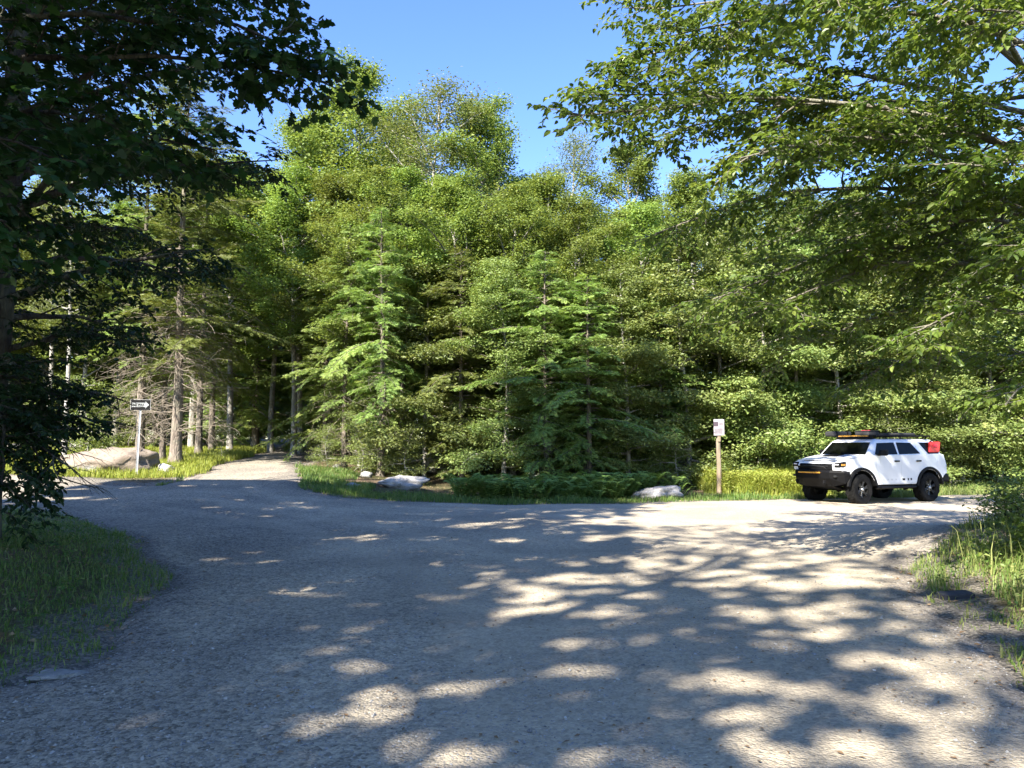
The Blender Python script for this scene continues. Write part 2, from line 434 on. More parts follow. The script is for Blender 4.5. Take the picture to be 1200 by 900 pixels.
far = np.array([60, 75, 95, 125, 170, 240, 340, 500.])
xs = np.concatenate([-far[::-1], np.arange(-50, -14, .8), np.arange(-14, 16, .3), np.arange(16, 50.1, .8), far])
ys = np.concatenate([-far[:6][::-1], np.arange(-50, -4, 2.), np.arange(-4, 32, .3), np.arange(32, 78, .8), np.array([82, 95, 125, 170, 240, 340, 500.])])
def ground_z(X, Y):
    s = rsd(X, Y)
    return hgt(X, Y) - .05 * sstep(-.1, .25, s) + .05 * sstep(.1, .8, -s) * (vnoise(X * .9, Y * .9, 2) - .3)
ground = grid_mesh('ground', xs, ys, ground_z, M['soil']); tag(ground, kind='structure')
co = np.empty(len(ground.data.vertices) * 3); ground.data.vertices.foreach_get('co', co); co = co.reshape(-1, 3)
at_ = ground.data.attributes.new('roadside', 'FLOAT', 'POINT'); at_.data.foreach_set('value', sstep(-1.3, .15, rsd(co[:, 0], co[:, 1])).astype(np.float32))
def road_z(X, Y):
    s = rsd(X, Y)
    return hgt(X, Y) + .012 - .07 * sstep(.22, -.12, s) + .012 * (vnoise(X * 1.3, Y * 1.3, 9) - .5)
road = grid_mesh('gravel_road', np.concatenate([np.arange(-46, -15, .5), np.arange(-15, 16, .125), np.arange(16, 47, .5)]), np.concatenate([np.arange(-12, 2, .5), np.arange(2, 30, .125), np.arange(30, 74, .4)]), road_z, M['gravel'], lambda X, Y: rsd(X, Y) > -.15)
tag(road, kind='structure')
def track_dist(X, Y):
    d = np.full(X.shape, 9.)
    for pl in ([(.9, -6), (.8, 4), (.2, 9), (-2.2, 14), (-7.5, 18), (-15, 21.5), (-30, 23.5)], [(1.3, -6), (1.7, 4), (2.8, 9), (6, 14.5), (12, 19.3), (20, 22.5), (34, 24)],
               [(-30, 23), (-15, 20.2), (-3, 18.6), (8, 19.6), (20, 23.2), (34, 25)], [(1.1, 3), (.4, 9), (-3.5, 15.5), (-8.2, 21), (-9.6, 27), (-12, 40), (-15, 56)]):
        p = np.array(pl, float); t = np.linspace(0, 1, len(p)); tt = np.linspace(0, 1, 60)
        c = np.stack([np.interp(tt, t, p[:, a]) for a in (0, 1)], 1)
        for _ in range(6): c[1:-1] = (c[:-2] + 2 * c[1:-1] + c[2:]) / 4
        e = np.full(X.shape, 99.)
        for (ax, ay), (bx, by) in zip(c[:-1], c[1:]):
            ex, ey = bx - ax, by - ay; q = np.clip(((X - ax) * ex + (Y - ay) * ey) / (ex * ex + ey * ey), 0, 1)
            e = np.minimum(e, np.hypot(X - ax - q * ex, Y - ay - q * ey))
        d = np.minimum(d, np.abs(e - .78))
    return d
co = np.empty(len(road.data.vertices) * 3); road.data.vertices.foreach_get('co', co); co = co.reshape(-1, 3)
at_ = road.data.attributes.new('roadside', 'FLOAT', 'POINT'); at_.data.foreach_set('value', sstep(.9, -.1, rsd(co[:, 0], co[:, 1])).astype(np.float32))
at_ = road.data.attributes.new('track', 'FLOAT', 'POINT'); at_.data.foreach_set('value', sstep(.42, .08, track_dist(co[:, 0] + .25 * (vnoise(co[:, 0] * .7, co[:, 1] * .7, 91) - .5), co[:, 1])).astype(np.float32))

def surf(X, Y):
    return np.where(rsd(X, Y) > .1, road_z(X, Y), ground_z(X, Y))

# ------------------------------------------------------------------ trees
def spray_cards(mb, P, D, N, Ls, tint, w=.030, k=4):
    """flat feathery hemlock sprays: a midrib leaflet and k pairs of side leaflets"""
    P = np.asarray(P); D = norm(D); N = norm(N); n = len(P)
    S = norm(np.cross(D, N)); Ls = np.asarray(Ls)[:, None]
    leaf_cards(mb, P + D * Ls * .3, D, N, (Ls * .75)[:, 0], w, tint)
    for j in range(k):
        s = (j + .3) / k
        for sg in (-1, 1):
            jit = R.normal(0, .12, (n, 3))
            u = D * .68 + S * sg * .75 + jit
            leaf_cards(mb, P + D * Ls * s * .92, u, N + jit * 2, (Ls * (.56 - .34 * s))[:, 0], w, tint + R.normal(0, .05, n))

def trunk_path(H, lean=(0, 0), wob=.1, n=12, seed=0):
    t = np.linspace(0, 1, n)
    x = lean[0] * t * H + wob * np.sin(t * 4 + seed) * t; y = lean[1] * t * H + wob * np.cos(t * 3.3 + seed * 2) * t
    return np.stack([x, y, t * H], 1)

def add_trunk(mb, path, r0, r1, sides=10, seed=0, flare=1.5):
    n = len(path)
    # extra rings near the base for the root flare
    base = path[0]; nxt = path[1]
    ex = np.array([base + (nxt - base) * f for f in (-.12, 0, .12, .3, .6)])
    P = np.concatenate([ex, path[1:]])
    t = np.concatenate([[0, 0, .01, .03, .05], np.linspace(0, 1, n)[1:]])
    r = r0 + (r1 - r0) * t ** .85
    r[:5] *= np.array([flare * 1.1, flare, 1 + (flare - 1) * .45, 1 + (flare - 1) * .15, 1])
    tube(mb, P, r, sides, .22, seed)

def dead_twigs(mb, path, z0, z1, n, lmax, seed):
    rr = np.random.default_rng(seed)
    H = path[-1][2]
    for _ in range(n):
        z = rr.uniform(z0, z1); c = np.array([np.interp(z, path[:, 2], path[:, 0]), np.interp(z, path[:, 2], path[:, 1]), z])
        az = rr.uniform(0, 2 * PI); L = lmax * rr.uniform(.35, 1)
        d = np.array([math.cos(az), math.sin(az), rr.uniform(-.25, .35)])
        pts = [c]
        for k in range(5):
            d = norm(d + rr.normal(0, .16, 3) + np.array([0, 0, -.07])); pts.append(pts[-1] + d * L / 5)
        tube(mb, pts, np.linspace(.013, .004, 6) * (1 + .4 * L / 3), 4, cap=False)
        for k in range(rr.integers(2, 6)):
            b = pts[rr.integers(2, 6)]; e = norm(d + rr.normal(0, .6, 3))
            q = [b]
            for m_ in range(3):
                e = norm(e + rr.normal(0, .25, 3) + np.array([0, 0, -.12])); q.append(q[-1] + e * L * .13)
            tube(mb, q, np.linspace(.007, .003, 4), 3, cap=False)

def hemlock(seed, H, Rm, z0f, nb, dead=0, w=.032, dens=1.0, k=4, lean=(0, 0), r0=None, shape=.75, dead_len=2.2, top=1.0):
    rr = np.random.default_rng(seed)
    wood, crown, twigs = MB(), MB(), MB()
    path = trunk_path(H, lean, .12, 12, seed)
    add_trunk(wood, path, r0 or H * .0135, .02, 10, seed)
    SP, SD, SN, SL, ST = [], [], [], [], []
    z0 = H * z0f
    for i in range(nb):
        t = (i + rr.uniform(0, 1)) / nb
        z = z0 + (H - z0) * t ** .84 * top
        Lb = Rm * (.92 * (1 - t) ** shape + .07) * rr.uniform(.42, 1.22)
        if t < .12: Lb *= rr.uniform(.5, 1)
        az = i * 2.39996 + rr.normal(0, .6)
        if t < .8: Lb *= .45 + 1.1 * float(vnoise(az * 1.1 + 9, z * .55, seed))
        el = -.02 + .55 * t + rr.normal(0, .2)
        c = np.array([np.interp(z, path[:, 2], path[:, 0]), np.interp(z, path[:, 2], path[:, 1]), z])
        h = np.array([math.cos(az), math.sin(az), 0]); side = np.array([-h[1], h[0], 0])
        m = 7; s = np.linspace(0, 1, m)
        bend = rr.normal(0, .2) * Lb
        pts = c + np.outer(s * Lb * math.cos(el), h) + np.outer(bend * s ** 2, side)
        pts[:, 2] += s * Lb * math.sin(el) - (.16 + .30 * rr.random()) * Lb * s ** 2.2
        tube(wood, pts, np.linspace(.012 + .008 * Lb, .004, m), 4, cap=False)
        tone = rr.normal(.5, .12)
        ns = max(4, int(Lb / .17 * dens))
        for j in range(ns):
            q = .16 + .84 * (j + rr.random() * .6) / ns
            p = np.array([np.interp(q, s, pts[:, a]) for a in range(3)])
            tg = norm(np.array([np.interp(min(1, q + .08), s, pts[:, a]) for a in range(3)]) - p + h * .02)
            for sg in (-1, 1):
                Ls = min(.85, (.33 * Lb * (1 - q) ** .8 + .14)) * rr.uniform(.6, 1.15)
                d = norm(tg * .75 + side * sg * .72 + np.array([0, 0, -.10]) + rr.normal(0, .1, 3))
                nsp = max(1, int(Ls / .19))
                for a in range(nsp):
                    f = (a + rr.random() * .5) / nsp
                    SP.append(p + d * Ls * f + np.array([0, 0, -.10 * Ls * f * f])); SD.append(d + np.array([0, 0, -.22 * f]) + rr.normal(0, .2, 3))
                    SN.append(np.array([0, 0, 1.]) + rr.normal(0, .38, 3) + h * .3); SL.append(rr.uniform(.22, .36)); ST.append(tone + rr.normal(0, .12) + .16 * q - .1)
        SP.append(pts[-1]); SD.append(pts[-1] - pts[-2]); SN.append(np.array([0, 0, 1.])); SL.append(.3); ST.append(tone + .15)
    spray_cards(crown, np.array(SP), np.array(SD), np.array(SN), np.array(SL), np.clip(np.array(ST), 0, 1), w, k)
    if dead: dead_twigs(twigs, path, H * .08, z0 + H * .18, dead, dead_len, seed + 50)
    return wood, crown, twigs if dead else None

def curve_pts(a, d, L, m, wob, grav, rr):
    pts = [np.array(a, float)]; d = norm(d)
    for _ in range(m):
        d = norm(d + rr.normal(0, wob, 3) + np.array([0, 0, grav])); pts.append(pts[-1] + d * L / m)
    return np.array(pts)

def broadleaf(seed, H, Rm, z0f, nl, leaves=26000, leaf=(.10, .068), flat=.55, lean=(0, 0), r0=None, up=.75, spread=.34, forks=0, kind='card'):
    rr = np.random.default_rng(seed)
    wood, crown = MB(), MB()
    path = trunk_path(H * .96, lean, .35, 14, seed)
    add_trunk(wood, path, r0 or H * .011, .025, 9, seed, 1.35)
    tips = []
    for i in range(nl):
        t = (i + rr.random()) / nl
        z = H * (z0f + (.97 - z0f) * t)
        prof = math.sin(PI * min(1, .18 + .82 * t) ** .9) ** .6 if z0f > .2 else (1 - t) ** .55
        Lb = max(.5, Rm * prof * rr.uniform(.45, 1.25))
        az = i * 2.39996 + rr.normal(0, .4)
        c = np.array([np.interp(z, path[:, 2], path[:, 0]), np.interp(z, path[:, 2], path[:, 1]), z])
        el = up * (.35 + .9 * t) + rr.normal(0, .15)
        d = np.array([math.cos(az) * math.cos(el), math.sin(az) * math.cos(el), math.sin(el)])
        pts = curve_pts(c, d, Lb, 6, .13, .03 if up > .4 else -.04, rr)
        tube(wood, pts, np.linspace(.018 + .012 * Lb, .007, 7), 5, cap=False)
        nsub = int(4 + Lb * 3.2)
        for k in range(nsub):
            q = .25 + .75 * (k + rr.random()) / nsub
            p = np.array([np.interp(q, np.linspace(0, 1, 7), pts[:, a]) for a in range(3)])
            dd = norm(pts[-1] - pts[0] + 0 * p); sd = norm(np.cross(dd, [0, 0, 1])) * (1 if k % 2 else -1)
            e = norm(dd * .6 + sd * .8 + np.array([0, 0, .25 * up]) + rr.normal(0, .3, 3))
            Ls = (.30 + .26 * Lb * (1 - q) ** .7) * rr.uniform(.7, 1.2)
            sp_ = curve_pts(p, e, Ls, 3, .15, 0, rr)
            tube(wood, sp_, np.linspace(.010, .004, 4), 3, cap=False)
            tips.append((sp_[2], e, rr.normal(.5, .13))); tips.append((sp_[3], e, rr.normal(.55, .13)))
    tips_p = np.array([t[0] for t in tips]); tips_d = np.array([t[1] for t in tips]); tips_t = np.array([t[2] for t in tips])
    idx = rr.integers(0, len(tips_p), leaves)
    off = rr.normal(0, 1, (leaves, 3)) * np.array([spread, spread, spread * flat])
    P = tips_p[idx] + off
    az = rr.uniform(0, 2 * PI, leaves)
    U = np.stack([np.cos(az), np.sin(az), rr.normal(-.25, .3, leaves)], 1) + tips_d[idx] * .6
    N = np.array([0, 0, 1.]) + rr.normal(0, .5, (leaves, 3)) + norm(off) * .5
    ln = leaf[0] * rr.uniform(.7, 1.25, leaves)
    tn = np.clip(tips_t[idx] + rr.normal(0, .11, leaves), 0, 1)
    (leaf_cards if kind == 'card' else leaf_hex)(crown, P, U, N, ln, ln * leaf[1] / leaf[0], tn)
    return wood, crown, None

PROTO = {}
def proto(name, parts, leafmat, barkmat):
    wood, crown, tw = parts
    PROTO[name] = dict(trunk=wood.mesh('trunk', barkmat), crown=crown.mesh('crown', leafmat), twigs=tw.mesh('dead_branches', M['twig']) if tw else None)

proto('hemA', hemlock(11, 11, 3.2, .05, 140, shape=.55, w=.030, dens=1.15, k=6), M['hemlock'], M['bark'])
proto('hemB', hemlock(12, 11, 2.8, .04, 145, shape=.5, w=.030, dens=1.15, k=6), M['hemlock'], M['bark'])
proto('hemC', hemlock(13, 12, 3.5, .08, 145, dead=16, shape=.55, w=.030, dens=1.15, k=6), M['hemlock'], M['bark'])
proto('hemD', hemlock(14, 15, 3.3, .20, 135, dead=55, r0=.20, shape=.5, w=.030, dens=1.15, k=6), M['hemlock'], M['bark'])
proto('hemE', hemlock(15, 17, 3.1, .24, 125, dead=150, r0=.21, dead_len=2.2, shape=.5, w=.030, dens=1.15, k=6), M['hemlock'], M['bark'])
proto('brA', broadleaf(21, 17, 3.9, .34, 34, 40000, (.13, .09), flat=.5, spread=.27), M['broad'], M['bark_grey'])
proto('brB', broadleaf(22, 16, 3.5, .30, 34, 38000, (.125, .088), flat=.5, spread=.27), M['broad'], M['bark_grey'])
proto('airy', broadleaf(23, 16, 2.9, .42, 28, 17000, (.105, .065), spread=.36), M['pale'], M['bark_birch'])
proto('beeA', broadleaf(24, 9, 3.2, .05, 34, 34000, (.135, .08), .32, up=.22, spread=.27), M['beech'], M['bark_grey'])
proto('beeB', broadleaf(25, 10, 3.0, .07, 36, 42000, (.10, .06), .36, up=.38, spread=.27), M['beech'], M['bark_grey'])
proto('sap', broadleaf(26, 3.2, 1.2, .05, 18, 5000, (.09, .055), .35, up=.35, spread=.24, r0=.03), M['beech'], M['bark_grey'])

TREE_OBJS = []
def tree(kind, name, px, Y, H, label, group=None, cat='tree', width=1.0, X=None, rz=None, cut=False):
    if X is None: X = (px - 600) / FPX * Y
    pr = PROTO[kind]
    h0 = {'hemA': 11, 'hemB': 11, 'hemC': 12, 'hemD': 15, 'hemE': 17, 'brA': 17, 'brB': 16, 'airy': 16, 'beeA': 9, 'beeB': 10, 'sap': 3.2}[kind]
    s = H / h0
    o = thing(name, label, cat, (X, Y, float(ground_z(np.array(X), np.array(Y))) - .03), R.uniform(0, 2 * PI) if rz is None else rz, group)
    o.scale = (s * width, s * width, s)
    for pn, key in (('trunk', 'trunk'), ('crown', 'crown'), ('dead_branches', 'twigs')):
        if pr[key] is None: continue
        c = bpy.data.objects.new(pn, pr[key]); COL.objects.link(c); c.parent = o
    TREE_OBJS.append((X, Y))
    return o

HEM, BRO = 'hemlock_tree', 'broadleaf_tree'
# --- the edge of the wood opposite, left to right
tree('hemE', HEM, 165, 29.0, 14.5, 'straight pale hemlock trunk directly behind the one way sign', 'hemlocks with bare lower trunks', rz=.5)
tree('hemE', HEM, 208, 28.0, 15, 'thick leaning hemlock trunk hung with dead grey branches, right of the sign', 'hemlocks with bare lower trunks', width=1.15, rz=2.1)
tree('hemE', HEM, 192, 30.2, 13, 'thinner trunk close beside the thick branchy hemlock near the sign', 'hemlocks with bare lower trunks', width=.8, rz=3.3)
tree('hemD', HEM, 234, 34.0, 14, 'slim dark hemlock nearest the left lane, one of a pair', 'hemlocks with bare lower trunks', width=.9)
tree('hemD', HEM, 249, 37.0, 14.5, 'second slim dark hemlock of the pair, deeper beside the left lane', 'hemlocks with bare lower trunks', width=.85)
tree('airy', 'birch_tree', 77, 28.0, 12.5, 'thin white birch pole in the sunny clearing left of the big boulder', width=.75)
tree('hemD', HEM, 447, 28.2, 10.0, 'hemlock with a lit bare trunk standing above the long pale rock', 'hemlocks at the edge of the wood', rz=1.0)
tree('hemD', HEM, 404, 29.6, 9.5, 'shorter hemlock whose pale trunk stands left of the long rock', 'hemlocks at the edge of the wood', width=.9, rz=4.0)
tree('hemC', HEM, 381, 31.5, 8.5, 'low sweeping hemlock at the corner where the left lane begins', 'hemlocks at the edge of the wood', width=1.0, rz=2.0)
tree('beeA', 'beech_tree', 498, 29.4, 8.6, 'bright leafy beech right of the lit bare hemlock trunk', 'beeches among the hemlocks', width=1.0)
tree('hemB', HEM, 540, 28.8, 8.8, 'tall narrow hemlock at the left end of the fern bed', 'hemlocks at the edge of the wood')
tree('beeB', 'beech_tree', 590, 28.3, 8.4, 'leafy young beech over the left half of the fern bed', 'beeches among the hemlocks', width=1.1)
tree('hemC', HEM, 640, 27.8, 8.6, 'broad shaded hemlock over the middle of the fern bed', 'hemlocks at the edge of the wood', width=.95)
tree('hemB', HEM, 690, 27.6, 7.6, 'dark hemlock reaching the ground at the right half of the fern bed', 'hemlocks at the edge of the wood', width=1.15)
tree('beeB', 'beech_tree', 735, 28.3, 8.2, 'shaded young beech directly behind the squat grey rock', 'beeches among the hemlocks', width=1.1)
tree('hemB', HEM, 776, 28.8, 7.4, 'shaded hemlock left of the wooden notice post', 'hemlocks at the edge of the wood')
tree('brB', BRO, 352, 37, 16.6, 'tall rounded broadleaf crown above the left lane', 'tall broadleaf trees above the hemlocks', width=1.1)
tree('brA', BRO, 420, 36, 18.8, 'tallest broadleaf crown standing highest against the blue sky', 'tall broadleaf trees above the hemlocks', width=1.0)
tree('airy', 'birch_tree', 505, 33.5, 17.2, 'tall birch with a pale trunk showing high above the hemlocks', 'tall broadleaf trees above the hemlocks', width=1.15)
tree('brA', BRO, 560, 35.5, 17.2, 'broadleaf crown right of the tall birch, at the edge of the open sky', 'tall broadleaf trees above the hemlocks')
tree('brB', BRO, 470, 40, 18.0, 'broadleaf crown filling the gap between the tallest tree and the birch', 'tall broadleaf trees above the hemlocks')
tree('brB', BRO, 618, 37, 14.0, 'lower broadleaf crown at the foot of the open sky', 'tall broadleaf trees above the hemlocks')
tree('airy', 'birch_tree', 676, 37, 15.8, 'thin airy birch crown standing alone in the gap of sky', 'tall broadleaf trees above the hemlocks', width=.9)
tree('brA', BRO, 735, 36, 15.2, 'round bright crown right of the airy birch', 'tall broadleaf trees above the hemlocks')
tree('hemC', HEM, 560, 33, 10.5, 'taller hemlock in the second row behind the fern bed', 'hemlocks at the edge of the wood')
tree('hemA', HEM, 650, 32.5, 10.5, 'bright yellow green hemlock top in the second row', 'hemlocks at the edge of the wood')
tree('hemC', HEM, 715, 33, 10.5, 'second row hemlock behind the squat grey rock', 'hemlocks at the edge of the wood')
tree('brA', BRO, 470, 31.2, 12.6, 'yellow green broadleaf crown behind the lit bare hemlock trunk', 'broadleaf trees among the hemlocks', width=1.0)
tree('brB', BRO, 600, 30.6, 11.6, 'yellow green broadleaf crown above the left half of the fern bed', 'broadleaf trees among the hemlocks', width=1.1)
tree('brA', BRO, 682, 30.2, 11.0, 'yellow green broadleaf crown above the right half of the fern bed', 'broadleaf trees among the hemlocks', width=1.1)
tree('brB', BRO, 760, 30.6, 11.0, 'yellow green broadleaf crown left of and above the notice post', 'broadleaf trees among the hemlocks', width=1.15)
tree('brA', BRO, 345, 34.5, 13.0, 'bright broadleaf crown leaning over the mouth of the left lane', 'broadleaf trees among the hemlocks', width=1.1)
tree('brB', BRO, 385, 33.5, 12.5, 'bright broadleaf crown above the corner of the left lane', 'broadleaf trees among the hemlocks', width=1.1)
tree('brA', BRO, 530, 30.6, 12.2, 'yellow green broadleaf crown above the left end of the fern bed', 'broadleaf trees among the hemlocks', width=1.1)
tree('brB', BRO, 425, 31.0, 12.2, 'yellow green broadleaf crown just left of the lit bare hemlock trunk', 'broadleaf trees among the hemlocks', width=1.1)
tree('brB', BRO, 640, 33.0, 13.0, 'yellow green broadleaf crown under the gap of sky', 'broadleaf trees among the hemlocks', width=1.1)
tree('brA', BRO, 318, 38, 14.2, 'tall broadleaf crown left of the lane, under the end of the maple bough', 'tall broadleaf trees above the hemlocks', width=1.1)
tree('brB', BRO, 270, 36, 14.0, 'broadleaf crown behind the slim dark hemlock pair', 'broadleaf trees among the hemlocks', width=1.1)
tree('brA', BRO, 225, 41, 15.0, 'broadleaf crown deep behind the thick branchy hemlock', 'broadleaf trees among the hemlocks', width=1.2)
for px, Y, H, lab in [(10, 41, 13, 'leftmost sunlit broadleaf tree at the back of the clearing'), (52, 43, 14, 'sunlit broadleaf tree left of the birch pole, at the back of the clearing'),
                      (95, 41, 12, 'sunlit broadleaf tree right of the birch pole, at the back of the clearing'), (136, 43, 14, 'sunlit broadleaf tree behind the boulder, at the back of the clearing')]:
    tree('brB' if px % 4 else 'brA', BRO, px, Y, H, lab, 'broadleaf trees behind the clearing', width=1.25)
tree('hemC', HEM, 300, 41, 14.5, 'tall hemlock leaning its boughs over the left lane', 'hemlocks along the left lane', width=1.1)
tree('hemA', HEM, 268, 43, 15, 'dense hemlock at the inner bend of the left lane', 'hemlocks along the left lane', width=1.1)
tree('hemC', HEM, 410, 38, 16, 'hemlock on the inside of the left lane, behind the corner', 'hemlocks along the left lane', width=1.1)
tree('hemA', HEM, 385, 46, 15, 'hemlock deep beside the yellow marker post', 'hemlocks along the left lane', width=1.1)
beech = [(806, 28.6, 9.4, 'beeA', 'small beech leafing to the ground behind the notice post'),
         (850, 29.4, 10.2, 'beeB', 'beech with sunlit layered leaves right of the notice post'),
         (893, 28.8, 9.2, 'beeA', 'low spreading beech above the bright tall grass'),
         (938, 29.3, 10.0, 'beeB', 'beech standing behind the nose of the white vehicle'),
         (985, 28.9, 9.3, 'beeA', 'beech behind the windscreen and roof rack of the white vehicle'),
         (1032, 29.2, 10.2, 'beeB', 'beech behind the middle of the white vehicle'),
         (1080, 28.9, 9.6, 'beeA', 'beech behind the tail of the white vehicle'),
         (1124, 28.6, 9.8, 'beeB', 'beech just past the tail of the white vehicle'),
         (1168, 28.8, 9.4, 'beeA', 'dark beech above the grass strip at the right end of the road'),
         (1215, 28.6, 10.0, 'beeB', 'last beech at the right end of the road'),
         (1265, 29.2, 9.6, 'beeA', 'beech past the right end of the grass strip')]
for px, Y, H, k_, lab in beech:
    tree(k_, 'beech_tree', px, Y, H, lab, 'beeches behind the vehicle', width=1.0)
for i, (px, Y, H, k_, lab) in enumerate([
        (815, 34, 13.5, 'brB', 'taller broadleaf tree behind the notice post'), (875, 35, 13, 'brA', 'taller broadleaf tree behind the bright tall grass'),
        (945, 35, 13, 'brB', 'taller broadleaf tree behind the nose of the vehicle'), (1015, 36, 13.5, 'brA', 'taller broadleaf tree behind the vehicle roof'),
        (1090, 35, 13.5, 'brB', 'taller broadleaf tree behind the vehicle tail'), (1160, 36, 14, 'brA', 'taller broadleaf tree at the right end of the wood'),
        (1240, 35, 14, 'brB', 'taller broadleaf tree past the right end of the wood')]):
    tree(k_, BRO, px, Y, H, lab, 'second row broadleaf trees at the right')
for px, Y, H, lab in [(865, 30.5, 10.5, 'dark hemlock between the beeches right of the notice post'), (1008, 30.8, 11, 'dark hemlock between the beeches behind the vehicle roof'),
                      (1100, 30.4, 10.5, 'dark hemlock between the beeches behind the vehicle tail'), (1190, 30.0, 11.5, 'dark hemlock at the right end of the beeches')]:
    tree('hemD', HEM, px, Y, H, lab, 'hemlocks among the beeches')
# saplings under the edge
for px, Y, H, lab in [(424, 27.8, 2.2, 'leafy sapling left of the lit hemlock trunk'), (478, 27.4, 2.0, 'young leafy sapling right of the lit hemlock trunk, above the long rock'),
                      (795, 27.4, 2.6, 'leafy sapling left of the foot of the notice post'), (884, 27.9, 3.0, 'leafy sapling above the yellow grass beside the post'),
                      (1112, 27.6, 2.6, 'leafy sapling behind the rear bumper of the vehicle'), (1050, 27.7, 2.8, 'leafy sapling behind the rear door of the vehicle'),
                      (104, 32.0, 3.4, 'bright green sapling in the clearing behind the boulder'), (122, 34, 3.0, 'second bright sapling deeper in the clearing'),
                      (262, 31.5, 1.4, 'small sapling at the left edge of the lane'), (385, 28.6, 1.6, 'small sapling at the corner of the lane')]:
    tree('sap', 'sapling', px, Y, H, lab, 'saplings at the edge of the wood')

# --- the depth of the wood: trees nobody could tell apart
def deep(kinds, name, spots, label, group):
    for i, (X, Y) in enumerate(spots):
        tree(kinds[i % len(kinds)], name, 0, Y, R.uniform(13, 17), label, group, width=R.uniform(.95, 1.2), X=X)
spots = []
tries = 0
while len(spots) < 92 and tries < 6000:
    tries += 1
    Y = R.uniform(33, 64); X = R.uniform(-.95, .85) * Y
    if float(sdf(np.array(X), np.array(Y))) > -2.6: continue
    px = 600 + 900 * X / Y
    if 560 < px < 760 and Y < 44: continue
    if px < 150 and Y < 38: continue
    if min((X - a) ** 2 + (Y - b) ** 2 for a, b in TREE_OBJS + spots) < 2.6 ** 2: continue
    spots.append((X, Y))
deep(['hemC', 'hemA', 'hemB', 'hemD'], HEM, spots[:64], 'dark hemlock standing in the depth of the wood', 'hemlocks deep in the wood')
deep(['brA', 'brB', 'beeB'], BRO, spots[64:], 'broadleaf tree standing in the depth of the wood', 'broadleaf trees deep in the wood')

back = [(X, 66 + R.uniform(-3, 4)) for X in np.arange(-66, 64, 3.3)] + [(X, 79 + R.uniform(-2, 2)) for X in np.arange(-44, -2, 2.6)]
deep(['hemA', 'hemB'], HEM, [b for b in back if float(sdf(np.array(b[0]), np.array(b[1]))) < -1.5], 'dark hemlock standing in the depth of the wood', 'hemlocks deep in the wood')
deep(['hemB', 'hemA'], HEM, [(X, 78.5 + (i % 2) * 1.6) for i, X in enumerate(np.arange(-31, -12, 1.7))], 'dark hemlock standing in the depth of the wood', 'hemlocks deep in the wood')
for X, Y in [(-23.5, 75.5), (-22, 76), (-20.5, 75.6), (-19.2, 76.2), (-25, 76.2), (-17.8, 75.8), (-16.5, 76.3)]:
    tree('sap', 'sapling', 0, Y, R.uniform(3, 4.4), 'leafy sapling in the shade under the wood', 'saplings under the wood', X=X, width=1.5)
saps = []
while len(saps) < 40:
    Y = R.uniform(29.5, 46); X = R.uniform(-.72, .72) * Y
    if float(sdf(np.array(X), np.array(Y))) < -1.2 and not (X / Y < -.46 and Y < 36): saps.append((X, Y))
for X, Y in saps:
    tree('sap', 'sapling', 0, Y, R.uniform(2, 4.2), 'leafy sapling in the shade under the wood', 'saplings under the wood', X=X)

